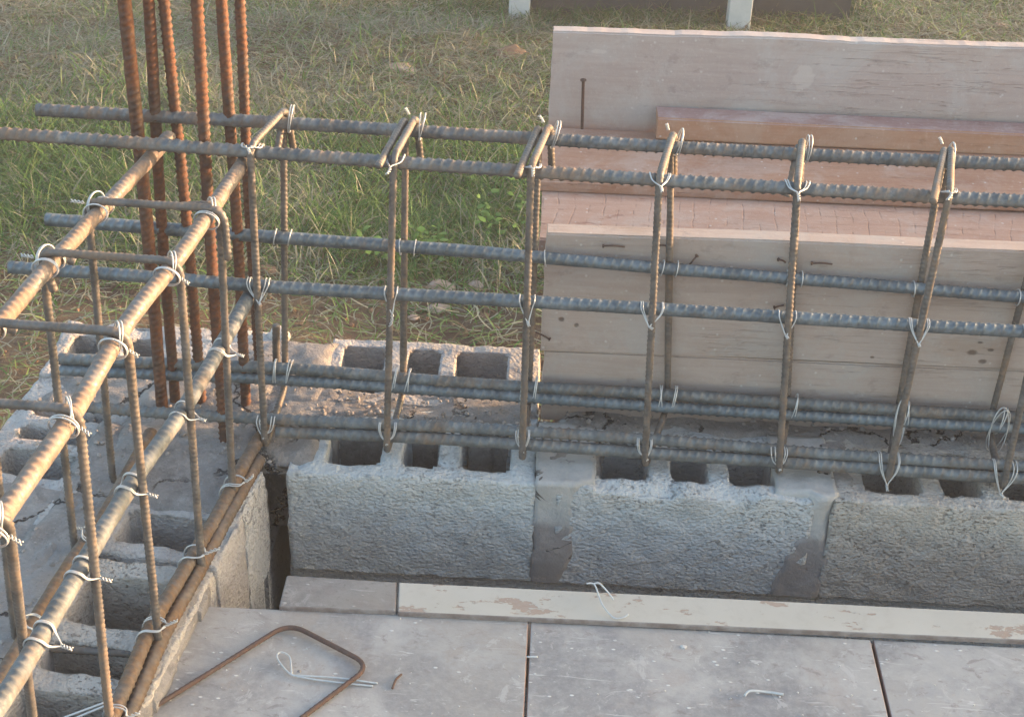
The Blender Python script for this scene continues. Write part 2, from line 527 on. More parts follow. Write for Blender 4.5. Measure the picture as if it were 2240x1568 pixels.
def rust_edge_mat():
    m = NT('rusty_panel_edge')
    c = m.mix(m.noise(40, 4, 0.7), (0.17, 0.10, 0.085), (0.31, 0.205, 0.175))
    return m.done(c, 0.85, m.bump(m.noise(120, 3), 0.4, 0.001))


M['panel_edge'] = rust_edge_mat()


def soil_mat():
    m = NT('earth')
    c = m.mix(m.ramp(m.noise(1.3, 5, 0.6), 0.38, 0.62), (0.10, 0.064, 0.05), (0.145, 0.11, 0.082))
    c = m.mix(m.ramp(m.noise(2.4, 4, 0.6), 0.55, 0.7, 0, 0.7), c, (0.15, 0.085, 0.06))
    c = m.mix(m.ramp(m.noise(26, 5, 0.75), 0.5, 0.75, 0, 0.6), c, (0.26, 0.225, 0.17))
    c = m.mix(m.ramp(m.noise(40, 4, 0.75), 0.58, 0.75, 0, 0.7), c, (0.05, 0.042, 0.035))
    nb = m.bump(m.noise(30, 6, 0.7), 0.9, 0.03)
    return m.done(c, 0.95, nb, 0, 0.1)


def leaf_mat(name='grass_blade'):
    m = NT(name)
    a = m.N('ShaderNodeAttribute', attribute_name='tint')
    m.L(a.outputs['Color'], m.bsdf.inputs['Base Color'])
    m.bsdf.inputs['Roughness'].default_value = 0.6
    m.bsdf.inputs['Specular IOR Level'].default_value = 0.3
    tr = m.N('ShaderNodeBsdfTranslucent')
    m.L(a.outputs['Color'], tr.inputs['Color'])
    ms = m.N('ShaderNodeMixShader')
    ms.inputs[0].default_value = 0.3
    m.L(m.bsdf.outputs[0], ms.inputs[1])
    m.L(tr.outputs[0], ms.inputs[2])
    m.L(ms.outputs[0], m.t.nodes['Material Output'].inputs['Surface'])
    return m.mat


def stone_mat(name, a, b):
    m = NT(name)
    c = m.mix(m.ramp(m.noise(16, 5, 0.65), 0.35, 0.65), a, b)
    return m.done(c, 0.9, m.bump(m.noise(45, 5, 0.7), 0.7, 0.008), 0, 0.2)


def plain_mat(name, a, b, rough=0.7, sc=6):
    m = NT(name)
    c = m.mix(m.ramp(m.noise(sc, 5, 0.65), 0.35, 0.7), a, b)
    return m.done(c, rough, m.bump(m.noise(60, 4), 0.2, 0.002), 0, 0.3)


M['soil'] = soil_mat()
M['grass'] = leaf_mat()

# ================================================================ GROUND AND GRASS
GZ = -1.0


def ground_h(x, y):
    P = np.stack([x, y, np.zeros_like(x)], 1)
    return GZ + 0.05 * fbm(P, 1.1, 3, 3) + 0.016 * fbm(P, 7.0, 9, 3)


def nonuni(lo, hi, step, far):
    f = [v for v in far if v > hi]
    return np.concatenate([[-v + (lo + hi) * 0 for v in reversed(far) if -v < lo], np.arange(lo, hi + step / 2, step), f])


gx = nonuni(-3.2, 4.2, 0.035, [6, 9, 15, 30, 80])
gy = nonuni(-2.0, 7.4, 0.04, [9, 12, 18, 35, 90])
X, Y = np.meshgrid(gx, gy, indexing='ij')
Zg = ground_h(X.ravel(), Y.ravel())
idx = np.arange(X.size).reshape(X.shape)
mb = MB()
mb.add(np.stack([X.ravel(), Y.ravel(), Zg], 1), np.stack([idx[:-1, :-1], idx[1:, :-1], idx[1:, 1:], idx[:-1, 1:]], -1).reshape(-1, 4).tolist())
g = mb.build('ground', M['soil'])
g['kind'] = 'structure'


def blades(n, kind, xr, yr, dens=None, seed=1):
    """n blades of grass or dry stalks: returns vertices, quads and a tint per vertex."""
    R = np.random.default_rng(seed)
    x = R.uniform(xr[0], xr[1], n)
    y = R.uniform(yr[0], yr[1], n)
    P2 = np.stack([x, y, np.zeros(n)], 1)
    if dens is not None:
        k = (R.uniform(0, 1, n) < dens(x, y, P2)) & (np.abs(x - 0.30) < 0.37 * (y + 2.4) + 0.95) & ~((x > 0.75) & (y < 3.6))
        x, y, P2 = x[k], y[k], P2[k]
        n = len(x)
    az = R.uniform(0, 2 * PI, n)
    nodes = 6
    t = np.linspace(0, 1, nodes)[None, :]
    if kind == 'stand':
        clump = 0.6 + 0.8 * (fbm(P2, 3.0, 21, 2) * 0.5 + 0.5)
        L = R.uniform(0.04, 0.105, n) * clump * (1 + 0.7 * np.exp(-((y - 2.95) / 0.6) ** 2))
        lean = R.uniform(0.15, 1.15, n)
        curve = R.uniform(0.2, 1.3, n)
        W = R.uniform(0.0016, 0.0036, n)
    elif kind == 'tuft':
        L = R.uniform(0.09, 0.2, n)
        lean = R.uniform(0.1, 1.0, n)
        curve = R.uniform(0.3, 1.5, n)
        W = R.uniform(0.002, 0.004, n)
    else:
        L = R.uniform(0.04, 0.16, n)
        lean = R.uniform(1.3, 1.62, n)
        curve = R.uniform(-0.12, 0.25, n)
        W = R.uniform(0.0014, 0.0032, n)
    ang = lean[:, None] + curve[:, None] * t
    ds = L[:, None] / (nodes - 1)
    hx = np.cumsum(np.sin(ang) * ds, 1) - np.sin(ang[:, :1]) * ds
    hz = np.cumsum(np.cos(ang) * ds, 1) - np.cos(ang[:, :1]) * ds
    wig = R.uniform(-1.6, 1.6, n)[:, None] if kind == 'lie' else R.uniform(-0.3, 0.3, n)[:, None]
    a2 = az[:, None] + wig * t
    cx = x[:, None] + np.cumsum(np.cos(a2) * np.diff(hx, axis=1, prepend=0), 1)
    cy = y[:, None] + np.cumsum(np.sin(a2) * np.diff(hx, axis=1, prepend=0), 1)
    base = ground_h(x, y)
    if kind == 'lie': base = base + np.abs(R.normal(0, 0.016, n)) + 0.006
    cz = base[:, None] + hz
    gh = ground_h(cx.ravel(), cy.ravel()).reshape(cx.shape) + 0.004
    cz = np.maximum(cz, gh)
    wv = W[:, None] * (1 - t ** 2 * 0.85)
    rv = R.uniform(0, 2 * PI, n)
    if kind == 'lie':
        ox, oy, oz = -np.sin(a2), np.cos(a2), np.zeros_like(a2)
    else:
        ox, oy, oz = np.cos(rv)[:, None] + 0 * t, np.sin(rv)[:, None] + 0 * t, 0.25 * np.cos(rv * 3)[:, None] + 0 * t
    Lf = np.stack([cx - ox * wv, cy - oy * wv, cz - oz * wv], -1)
    Rt = np.stack([cx + ox * wv, cy + oy * wv, cz + oz * wv], -1)
    V = np.stack([Lf, Rt], 2).reshape(-1, 3)
    b = (np.arange(n) * nodes * 2)[:, None] + (np.arange(nodes - 1) * 2)[None, :]
    F = np.stack([b, b + 1, b + 3, b + 2], -1).reshape(-1, 4)
    dry = fbm(P2, 1.3, 31, 3) * 0.5 + 0.5
    u = R.uniform(0, 1, n)
    green = np.stack([0.05 + 0.05 * u, 0.135 + 0.075 * u, 0.03 + 0.022 * u], 1)
    yel = np.stack([0.11 + 0.07 * u, 0.18 + 0.075 * u, 0.055 + 0.04 * u], 1)
    straw = np.stack([0.18 + 0.17 * u, 0.185 + 0.165 * u, 0.14 + 0.13 * u], 1)
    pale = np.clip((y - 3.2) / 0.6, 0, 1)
    brown = np.stack([0.13 + 0.07 * u, 0.095 + 0.05 * u, 0.055 + 0.03 * u], 1)
    q = R.uniform(0, 1, n)
    if kind == 'lie':
        c = np.where((q < 0.38 + 0.2 * pale)[:, None], straw, np.where((q < 0.62 + 0.2 * pale)[:, None], brown, yel))
    else:
        c = np.where((q < 0.62)[:, None], green, np.where((q < 0.88)[:, None], yel, straw))
        c = np.where(((dry > 0.60) & (R.uniform(0, 1, n) < 0.45))[:, None], straw, c)
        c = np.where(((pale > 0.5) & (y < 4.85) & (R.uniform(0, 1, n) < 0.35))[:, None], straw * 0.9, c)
        c = c * np.where((y > 4.85) & (x < 1.95) & (x > -0.6), 0.62, 1.0)[:, None]  # blades by the building darkened: its shade is put into their tint
    C = np.repeat(c, nodes * 2, axis=0)
    return V, F, C


def green_density(x, y, P2):
    """Thick grass in the middle distance, thin by the wall and to the far left where the cuttings lie."""
    nz = fbm(P2, 1.6, 41, 3) * 0.5 + 0.5
    near = np.clip((y - 2.15 - 0.25 * (nz - 0.5)) / 0.5, 0.12, 1)
    band = np.exp(-((y - 2.95) / 0.7) ** 2)
    far = np.clip((y - 4.6) / 0.7, 0, 1)
    d = near * (0.22 + 1.0 * band + 0.45 * far) * (0.35 + 0.9 * nz)
    bare = (x > 2.0) & (y > 4.4)
    d = np.where(bare, d * 0.35, d)
    return np.where(y < 0.55, 0, d)


def straw_density(x, y, P2):
    nz = fbm(P2, 1.1, 51, 3) * 0.5 + 0.5
    d = (0.30 + 0.8 * nz) * (0.55 + 0.6 * np.clip((y - 3.3) / 0.5, 0, 1))
    d = d * np.clip((y - 2.0) / 0.7, 0.42, 1)
    d = d * (1 - 0.6 * np.exp(-((y - 2.95) / 0.5) ** 2))
    d = np.where((y > 4.9) & (x > -0.3) & (x < 1.9), d * 0.3, d)
    return np.where(y < 0.55, 0, d)


XR, YR = (-3.6, 4.1), (0.5, 6.8)
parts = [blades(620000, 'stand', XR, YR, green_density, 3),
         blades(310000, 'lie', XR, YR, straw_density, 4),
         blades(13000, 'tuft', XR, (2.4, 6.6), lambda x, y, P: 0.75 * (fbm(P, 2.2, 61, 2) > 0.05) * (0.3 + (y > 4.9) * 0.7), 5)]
Vs, Fs, Cs, off = [], [], [], 0
for V, F, C in parts:
    Vs.append(V); Fs.append(F + off); Cs.append(C); off += len(V)
V, F, C = np.concatenate(Vs), np.concatenate(Fs), np.concatenate(Cs)
me = bpy.data.meshes.new('grass')
me.vertices.add(len(V)); me.vertices.foreach_set('co', V.ravel())
me.loops.add(F.size); me.loops.foreach_set('vertex_index', F.ravel().astype(np.int32))
me.polygons.add(len(F)); me.polygons.foreach_set('loop_start', np.arange(0, F.size, 4, dtype=np.int32))
me.update(calc_edges=True)
at_ = me.attributes.new('tint', 'FLOAT_COLOR', 'POINT')
at_.data.foreach_set('color', np.concatenate([C, np.ones((len(C), 1))], 1).ravel())
me.materials.append(M['grass'])
go = bpy.data.objects.new('grass', me)
COL.objects.link(go)
tag(go, 'mown grass, green tufts and dry cuttings over the earth beyond the wall', 'grass', kind='stuff')

# ---------------------------------------------------------------- stones
SM = {'pink': stone_mat('pinkish_stone', (0.33, 0.235, 0.195), (0.45, 0.36, 0.31)),
      'brown': stone_mat('brown_stone', (0.15, 0.095, 0.065), (0.23, 0.155, 0.11)),
      'white': stone_mat('chalky_stone', (0.5, 0.48, 0.46), (0.62, 0.6, 0.58)),
      'grey': stone_mat('grey_stone', (0.27, 0.25, 0.235), (0.38, 0.35, 0.33))}


def stone(px, py, wpx, hpx, kind, label, z=GZ, flat=0.6, seed=1):
    c = AZ(px, py, z)
    if z == GZ:
        for _ in range(3):
            c = AZ(px, py, float(ground_h(np.array([c[0]]), np.array([c[1]]))[0]) + 0.01)
    dist = np.linalg.norm(c - CAM)
    rx = wpx / FOC * dist / 2
    rz = max(hpx / FOC * dist / 2, rx * 0.3) * 0.95
    import bmesh
    bm = bmesh.new()
    bmesh.ops.create_icosphere(bm, subdivisions=4, radius=1.0)
    P = np.array([v.co[:] for v in bm.verts])
    n1 = fbm(P + seed * 3.7, 1.1, seed, 2)[:, None]
    n2 = fbm(P + seed * 1.7, 3.5, seed + 5, 3)[:, None]
    P = P * (1 + 0.38 * n1 + 0.12 * n2)
    for k in range(6):
        nrm = np.random.default_rng(seed * 10 + k).normal(0, 1, 3)
        nrm /= np.linalg.norm(nrm)
        d = P @ nrm
        P = P - np.clip(d - 0.72, 0, None)[:, None] * nrm * 0.85
    P = P * np.array([rx, rx * 0.8, rz])
    fs = [[v.index for v in f.verts] for f in bm.faces]
    bm.free()
    m = MB()
    m.add(P + c, fs)
    o = m.build('stone', SM[kind], loc=c - V3(0, 0, rz * 0.6))
    return tag(o, label, 'stone', 'stones lying about the grass and the wall')


stone(876, 150, 74, 26, 'pink', 'flat pinkish stone half sunk in the grass beyond the top bars', seed=2)
stone(1118, 122, 84, 54, 'brown', 'large brown mossy stone just left of the tall weathered board', seed=3)
stone(903, 128, 36, 24, 'brown', 'small dark brown stone behind the flat pinkish one', seed=4)
stone(1130, 336, 17, 15, 'white', 'small white stone between the top bars by the doubled stirrup', seed=5)
stone(985, 266, 40, 22, 'brown', 'brown clod of earth just above the back top bar', seed=6)
stone(962, 628, 72, 34, 'pink', 'largest pinkish stone of the rubble just over the middle bar', seed=7)
stone(1042, 628, 42, 30, 'pink', 'angular pinkish stone right of the largest rubble stone', seed=8)
stone(985, 522, 62, 46, 'brown', 'brown leaf-like stone among the weeds in the green grass', seed=9)
stone(958, 673, 52, 14, 'pink', 'flat pinkish stone on the bare earth just under the middle bar', seed=10)
stone(586, 596, 46, 36, 'brown', 'tan stone behind the upright bars at middle bar height', seed=11)
stone(1902, 22, 52, 14, 'pink', 'flat pinkish stone by the far right end of the dark building wall', seed=12)
stone(2114, 38, 20, 14, 'grey', 'small round grey stone in the bare earth behind the long board', seed=13)
stone(2186, 58, 30, 14, 'pink', 'rightmost pinkish stone in the bare earth behind the long board', seed=14)
stone(1003, 384, 14, 11, 'white', 'small white pebble just under the front top bar', seed=15)
stone(812, 86, 14, 11, 'white', 'lone white pebble far out in the mown grass', seed=16)
stone(922, 218, 13, 10, 'white', 'tiny white pebble in the mown grass above the back top bar', seed=17)
stone(1085, 655, 22, 14, 'grey', 'small grey pebble on bare earth left of the near formwork plank', seed=18)
stone(905, 694, 26, 13, 'pink', 'small pinkish pebble on the earth by the second stirrup', seed=19)
stone(1060, 690, 24, 13, 'brown', 'small brown clod on the bare red earth behind the hollow block', seed=20)


# ---------------------------------------------------------------- leafy weeds
def weed(px, py, n, size, label, seed):
    R = np.random.default_rng(seed)
    c = AZ(px, py, GZ)
    root = thing('leafy_weed', label, 'plant', (c[0], c[1], GZ), 'leafy weeds in the grass')
    m = MB()
    cols = []
    for k in range(n):
        az, el = R.uniform(0, 2 * PI), R.uniform(0.1, 1.2)
        d = V3(math.cos(az) * math.cos(el), math.sin(az) * math.cos(el), math.sin(el))
        p = c + V3(R.normal(0, size), R.normal(0, size), 0.02 + R.uniform(0, size * 1.2))
        s = np.cross(d, V3(0, 0, 1)); s /= np.linalg.norm(s) + 1e-9
        L, w = R.uniform(0.02, 0.045), R.uniform(0.008, 0.016)
        ts = [0, 0.3, 0.6, 1.0]
        V = []
        for t, ww in zip(ts, (0.15, 1, 0.85, 0.05)):
            q = p + d * L * t - V3(0, 0, 0.012 * t * t)
            V += [q - s * w * ww, q + s * w * ww]
        m.add(V, [(0, 1, 3, 2), (2, 3, 5, 4), (4, 5, 7, 6)])
        u = R.uniform(0, 1)
        cols += [(0.07 + 0.07 * u, 0.16 + 0.1 * u, 0.035 + 0.02 * u, 1)] * 8
    o = m.build('leaves', M['grass'], root)
    a = o.data.attributes.new('tint', 'FLOAT_COLOR', 'POINT')
    a.data.foreach_set('color', np.array(cols).ravel())
    m = MB()
    for k in range(7):
        e = c + V3(R.normal(0, size), R.normal(0, size), R.uniform(0.03, size * 1.4))
        m.add(*sweep(catmull([c + V3(0, 0, -0.01), (c + e) / 2 + V3(0, 0, 0.02), e]), 0.0016, 5, 0.01))
    o = m.build('stems', M['grass'], root)
    a = o.data.attributes.new('tint', 'FLOAT_COLOR', 'POINT')
    a.data.foreach_set('color', np.tile([0.12, 0.15, 0.06, 1], (len(o.data.vertices), 1)).ravel())


weed(938, 545, 46, 0.045, 'bright green leafy weed beside the brown leaf-like stone', 1)
weed(1115, 505, 60, 0.07, 'dark leafy weed at the left ends of the formwork planks', 2)
weed(845, 575, 36, 0.05, 'low leafy weed behind the second stirrup', 3)

# ================================================================ RAISED BUILDING AT THE BACK
M['post'] = plain_mat('white_post_paint', (0.50, 0.52, 0.52), (0.62, 0.63, 0.62), 0.6, 9)
M['dark_wall'] = plain_mat('dark_cladding', (0.03, 0.034, 0.042), (0.05, 0.055, 0.062), 0.8, 5)


def box(mb, x0, x1, y0, y1, z0, z1, mat=0, bev=0.0):
    if bev <= 0:
        V = [(x, y, z) for z in (z0, z1) for y in (y0, y1) for x in (x0, x1)]
        mb.add(V, [(0, 2, 3, 1), (4, 5, 7, 6), (0, 1, 5, 4), (2, 6, 7, 3), (0, 4, 6, 2), (1, 3, 7, 5)], mat)
        return
    import bmesh
    bm = bmesh.new()
    bmesh.ops.create_cube(bm, size=1)
    for v in bm.verts:
        v.co = ((x0 + x1) / 2 + v.co.x * (x1 - x0), (y0 + y1) / 2 + v.co.y * (y1 - y0), (z0 + z1) / 2 + v.co.z * (z1 - z0))
    bmesh.ops.bevel(bm, geom=list(bm.edges), offset=bev, segments=2, affect='EDGES', profile=0.6)
    bm.verts.index_update()
    mb.add([v.co[:] for v in bm.verts], [[v.index for v in f.verts] for f in bm.faces], mat)
    bm.free()


bl = thing('raised_building', 'building on white posts with dark wall at the far edge of the grass', 'building', (0.8, 5.2, GZ))
for (pa, pb, py) in ((1112, 1158, 44), (1590, 1639, 66)):
    a, b = AZ(pa, py, GZ), AZ(pb, py, GZ)
    m = MB()
    box(m, a[0], b[0], a[1], a[1] + 0.1, GZ - 0.1, 0.7, 0, 0.006)
    m.build('post', M['post'], bl, False)
m = MB()
V = [(x, y + d, z) for z in (GZ - 0.1, 0.7) for d in (0, 0.08) for (x, y) in ((0.26, 5.11), (1.835, 5.27))]
m.add(V, [(0, 2, 3, 1), (4, 5, 7, 6), (0, 1, 5, 4), (2, 6, 7, 3), (0, 4, 6, 2), (1, 3, 7, 5)])
m.build('wall', M['dark_wall'], bl, False)
m = MB(); box(m, 0.0, 1.98, 4.86, 7.4, 0.7, 0.9); m.build('floor_slab', M['dark_wall'], bl, False)
m = MB(); box(m, 0.05, 1.95, 5.0, 7.2, 0.9, 1.6); m.build('upper_wall', M['post'], bl, False)

# ================================================================ MASONRY


def block_solid(mb, x0, x1, y0, y1, z0, z1, holes, seed, rough=0.0022, chip=0.006, step=0.0065, T=None, front_chip=0.0):
    """A hollow concrete block: holes = list of (xa, xb, ya, yb)."""
    ex = [h[0] for h in holes] + [h[1] for h in holes]
    ey = [h[2] for h in holes] + [h[3] for h in holes]
    xs, ys = cuts(x0, x1, step, ex), cuts(y0, y1, step, ey)
    zs = cuts(z0, z1, step)

    def mask(cx, cy):
        k = np.ones_like(cx, bool)
        for (a, b, c, d) in holes:
            k &= ~((cx > a) & (cx < b) & (cy > c) & (cy < d))
        return k

    def disp(P, E):
        o = P.copy()
        nx = fbm(P, 55, seed, 3); ny = fbm(P, 55, seed + 40, 3); nz = fbm(P, 50, seed + 80, 3)
        o[:, 0] += rough * nx
        o[:, 1] += rough * ny
        o[:, 2] += rough * nz
        rim = (E[:, 0] > 0) & (E[:, 2] > 0)
        ch = np.clip(fbm(P, 22, seed + 7, 3) + 0.25, 0, 1) * chip + 0.0015
        near_top = np.clip(1 - (z1 - P[:, 2]) / 0.02, 0, 1)
        cxm = np.clip((x1 - P[:, 0]) / 0.004, -1, 1)
        o[:, 2] -= np.where(rim, ch, 0)
        # outer corners lose a little
        for ax, lo, hi in ((0, x0, x1), (1, y0, y1)):
            e0 = np.abs(P[:, ax] - lo) < 1e-6
            e1 = np.abs(P[:, ax] - hi) < 1e-6
            amt = ch * near_top * 0.8
            o[:, ax] += np.where(e0, amt, 0) - np.where(e1, amt, 0)
        for (a, b, c, d) in holes:
            dc = np.maximum(np.maximum(a - P[:, 0], P[:, 0] - b), np.maximum(c - P[:, 1], P[:, 1] - d))
            cr = (np.abs(P[:, 0] - a) < 1e-6) | (np.abs(P[:, 0] - b) < 1e-6)
            cr2 = (np.abs(P[:, 1] - c) < 1e-6) | (np.abs(P[:, 1] - d) < 1e-6)
            inn = np.abs(dc) < 1e-6
            corner = inn & cr & cr2
            o[:, 0] += np.where(corner, np.where(P[:, 0] < (a + b) / 2, 0.006, -0.006), 0)
            o[:, 1] += np.where(corner, np.where(P[:, 1] < (c + d) / 2, 0.006, -0.006), 0)
            tp = np.clip((z0 - P[:, 2]) / (z1 - z0) + 1, 0, 1)
            o[:, 0] += np.where(inn, np.where(P[:, 0] < (a + b) / 2, 1, -1) * 0.006 * tp, 0)
        if front_chip:
            fc = front_chip * np.clip(fbm(np.stack([P[:, 0], P[:, 0] * 0, P[:, 0] * 0], 1), 17, seed + 90, 3) + 0.2, 0, 1)
            wgt = np.clip(1 - (P[:, 1] - y0) / 0.035, 0, 1) * np.clip(1 - (z1 - P[:, 2]) / 0.03, 0, 1)
            o[:, 2] -= fc * wgt
        if T is not None:
            o = T(o)
        return o
    grid_solid(mb, xs, ys, zs, mask, disp)


def mortar_slab(mb, x0, x1, y0, y1, zb, ztop, seed, holes=(), step=0.006, ragged=0.02, amp=0.006, T=None, keep=None):
    ex = [h[0] for h in holes] + [h[1] for h in holes]
    ey = [h[2] for h in holes] + [h[3] for h in holes]
    xs, ys = cuts(x0, x1, step, ex), cuts(y0, y1, step, ey)

    def mask(cx, cy):
        sh = cx.shape
        P = np.stack([cx.ravel(), cy.ravel(), np.zeros(cx.size)], 1)
        w = (ragged * (0.5 + 0.5 * fbm(P, 16, seed, 3))).reshape(sh)
        k = (cx > x0 + w) & (cx < x1 - w) & (cy > y0 + w) & (cy < y1 - w)
        for (a, b, c, d) in holes:
            k &= ~((cx > a) & (cx < b) & (cy > c) & (cy < d))
        if keep is not None: k &= keep(cx, cy)
        return k

    def disp(P, E):
        o = P.copy()
        top = E[:, 2] > 0
        o[:, 0] += 0.005 * fbm(P, 30, seed + 3, 3)
        o[:, 1] += 0.005 * fbm(P, 30, seed + 5, 3)
        Q = P.copy(); Q[:, 2] = 0
        w_ = ragged * (0.5 + 0.5 * fbm(Q, 16, seed, 3))
        de = np.minimum(np.minimum(P[:, 0] - x0, x1 - P[:, 0]), np.minimum(P[:, 1] - y0, y1 - P[:, 1])) - w_
        o[:, 2] -= np.where(top, 0.016 * np.clip(1 - de / 0.022, 0, 1) ** 1.5, 0)
        o[:, 2] += np.where(top, amp * fbm(P, 14, seed + 9, 4) + 0.0026 * fbm(P, 75, seed + 4, 3) - np.where(E[:, 0] > 0, 0.005, 0), 0)
        if T is not None: o = T(o)
        return o
    grid_solid(mb, xs, ys, np.array([zb, (zb + ztop) / 2, ztop]), mask, disp)


HY = (0.030, 0.150)
wall = thing('block_wall', 'hollow concrete block wall under the long bar cage, ending in a wider corner pier', 'wall', (0.4, 0.1, GZ))
wall['label'] = 'hollow grey concrete block wall under the long cage, running along the deck'
specs = [
    (0.004, 0.402, [(0.060, 0.150, *HY), (0.183, 0.242, *HY), (0.277, 0.360, *HY)], 'block_blue', 0.0, 3),
    (0.436, 0.846, [(0.497, 0.585, *HY), (0.618, 0.680, *HY), (0.712, 0.800, *HY)], 'block_mid', 0.02, 14),
    (0.874, 1.285, [(0.930, 1.022, *HY), (1.056, 1.118, *HY), (1.152, 1.245, *HY)], 'block_brown', 0.010, 25),
    (1.305, 1.70, [(1.345, 1.435, *HY), (1.468, 1.53, *HY), (1.565, 1.655, *HY)], 'block_mid', 0.008, 36)]
for x0, x1, hs, mt, fc, sd in specs:
    m = MB()
    block_solid(m, x0, x1, 0.0, 0.19, -0.2, 0.0, hs, sd, T=None, front_chip=fc, rough=0.0028)
    m.build('concrete_block', M[mt], wall)


def joint(x0, x1, seed, mat='mortar_dark', y0=0.006, y1=0.185, z1=0.002, z0=-0.2, amp=0.005, chunk=0.012, rec=None):
    m = MB()
    xs, ys, zs = cuts(x0, x1, 0.007), cuts(y0, y1, 0.01), cuts(z0, z1, 0.008)

    def disp(P, E):
        o = P.copy()
        fr = P[:, 1] < (y0 + y1) / 2
        o[:, 1] += np.where(fr, chunk * fbm(P, 14, seed, 4), 0)
        if rec:
            xl, xr = rec(P[:, 2])
            wv = 0.016 * fbm(P, 16, seed + 30, 3)
            o[:, 1] += np.where(fr, 0.012 * np.clip((P[:, 0] + wv - xr) / 0.014, 0, 1), 0)
            o[:, 1] += np.where(fr, 0.012 * np.clip((xl - P[:, 0] - wv * 0.6) / 0.008, 0, 1), 0)
        o[:, 0] += 0.003 * fbm(P, 30, seed + 1, 2)
        o[:, 2] += np.where(E[:, 2] > 0, amp * fbm(P, 20, seed + 2, 3), 0)
        return o
    grid_solid(m, xs, ys, zs, lambda a, b: np.ones_like(a, bool), disp)
    m.build('mortar_joint', M[mat], wall)


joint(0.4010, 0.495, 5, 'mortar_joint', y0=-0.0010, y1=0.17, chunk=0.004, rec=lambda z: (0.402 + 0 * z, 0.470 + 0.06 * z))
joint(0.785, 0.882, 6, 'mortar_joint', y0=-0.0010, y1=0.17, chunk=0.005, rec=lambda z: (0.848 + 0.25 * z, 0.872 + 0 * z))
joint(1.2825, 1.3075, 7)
m = MB()
mortar_slab(m, 0.380, 0.520, 0.010, 0.20, -0.03, 0.0035, 71, ragged=0.030, amp=0.007)
mortar_slab(m, 0.79, 0.94, 0.012, 0.20, -0.03, 0.003, 72, ragged=0.035, amp=0.007)
mortar_slab(m, 0.42, 1.7, 0.145, 0.262, -0.05, 0.006, 73, ragged=0.022, amp=0.010)
m.build('mortar_bed', M['mortar'], wall)
m = MB()
box(m, 0.0, 1.7, 0.014, 0.185, GZ - 0.1, -0.206)
box(m, 1.702, 1.89, -2.6, 0.185, GZ - 0.1, -0.09)  # unseen side wall, added to keep light from under the deck
box(m, -0.6, 1.70, -2.6, -2.42, GZ - 0.1, -0.09)  # unseen near wall, added likewise so the trench stays dark
m.build('lower_course', M['block_mid'], wall, False)

# corner pier: second wythe behind the first block and the mortar between them
pier = thing('corner_pier', 'wide mortar topped block pier at the corner, with the rusty upright bars in it', 'wall', (-0.2, 0.2, GZ))
m = MB()
block_solid(m, 0.022, 0.400, 0.205, 0.412, -0.2, 0.0, [(0.046, 0.123, 0.235, 0.386), (0.163, 0.222, 0.235, 0.386), (0.250, 0.342, 0.235, 0.386)], 47, rough=0.0022, chip=0.0035, step=0.005)
m.build('concrete_block', M['block_old'], pier)
m = MB()
block_solid(m, -0.465, -0.07, 0.235, 0.415, -0.2, 0.004, [(-0.44, -0.375, 0.29, 0.372), (-0.335, -0.275, 0.30, 0.372)], 58, rough=0.003, chip=0.01)
m.build('concrete_block', M['block_old'], pier)
m = MB()
HB = [(0.044, 0.125, 0.236, 0.5), (0.161, 0.224, 0.236, 0.5), (0.248, 0.344, 0.236, 0.5)]
mortar_slab(m, 0.0, 0.405, 0.142, 0.285, -0.12, 0.006, 81, holes=HB, ragged=0.012, amp=0.009)
mortar_slab(m, -0.30, -0.040, 0.012, 0.34, -0.2, 0.007, 82, ragged=0.02, amp=0.012)
mortar_slab(m, -0.075, 0.075, 0.100, 0.30, -0.2, 0.008, 85, ragged=0.01, amp=0.010)
mortar_slab(m, -0.070, 0.060, 0.012, 0.16, -0.022, 0.008, 86, ragged=0.012, amp=0.010)
mortar_slab(m, -0.28, 0.05, 0.17, 0.405, -0.2, 0.010, 83, holes=HB, ragged=0.016, amp=0.012)
mortar_slab(m, -0.455, -0.18, 0.125, 0.30, -0.2, 0.004, 84, ragged=0.03, amp=0.012)
m.build('mortar_bed', M['mortar'], pier)
m = MB()
box(m, -0.46, 0.395, 0.19, 0.40, GZ - 0.1, -0.206)
box(m, -0.46, -0.035, 0.0, 0.189, GZ - 0.1, -0.206)
m.build('lower_course', M['block_mid'], pier, False)

# left wall, running towards the camera with a slight skew
SK = math.radians(-6.5)


def LT(P):
    """Left wall frame: local x to the right of its inner face (negative = into the wall), local y along it (negative = towards camera)."""
    o = P.copy()
    c, s = math.cos(SK), math.sin(SK)
    x, y = P[:, 0], P[:, 1]
    o[:, 0] = -0.030 + c * x - s * y
    o[:, 1] = s * x + c * y
    return o


lw = thing('block_wall', 'double width hollow block wall under the short cage, running towards the camera', 'wall', (-0.25, -0.5, GZ))
inner = [(-0.1085, 0.006, [], 'block_mid', 104),
         (-0.242, -0.1125, [(-0.172, -0.04, -0.212, -0.134)], 'block_old', 101),
         (-0.640, -0.252, [(-0.172, -0.04, -0.392, -0.288), (-0.172, -0.04, -0.485, -0.428), (-0.172, -0.04, -0.610, -0.520)], 'block_brown', 102),
         (-2.45, -1.055, [], 'block_mid', 105),
         (-1.045, -0.655, [(-0.172, -0.04, -0.790, -0.695), (-0.172, -0.04, -0.885, -0.825), (-0.172, -0.04, -1.01, -0.92)], 'block_old', 103)]
for ya, yb, hs, mt, sd in inner:
    m = MB()
    block_solid(m, -0.20, 0.0, ya, yb, -0.2, -0.002, hs, sd, T=LT, rough=0.003, chip=0.010)
    m.build('concrete_block', M[mt], lw)
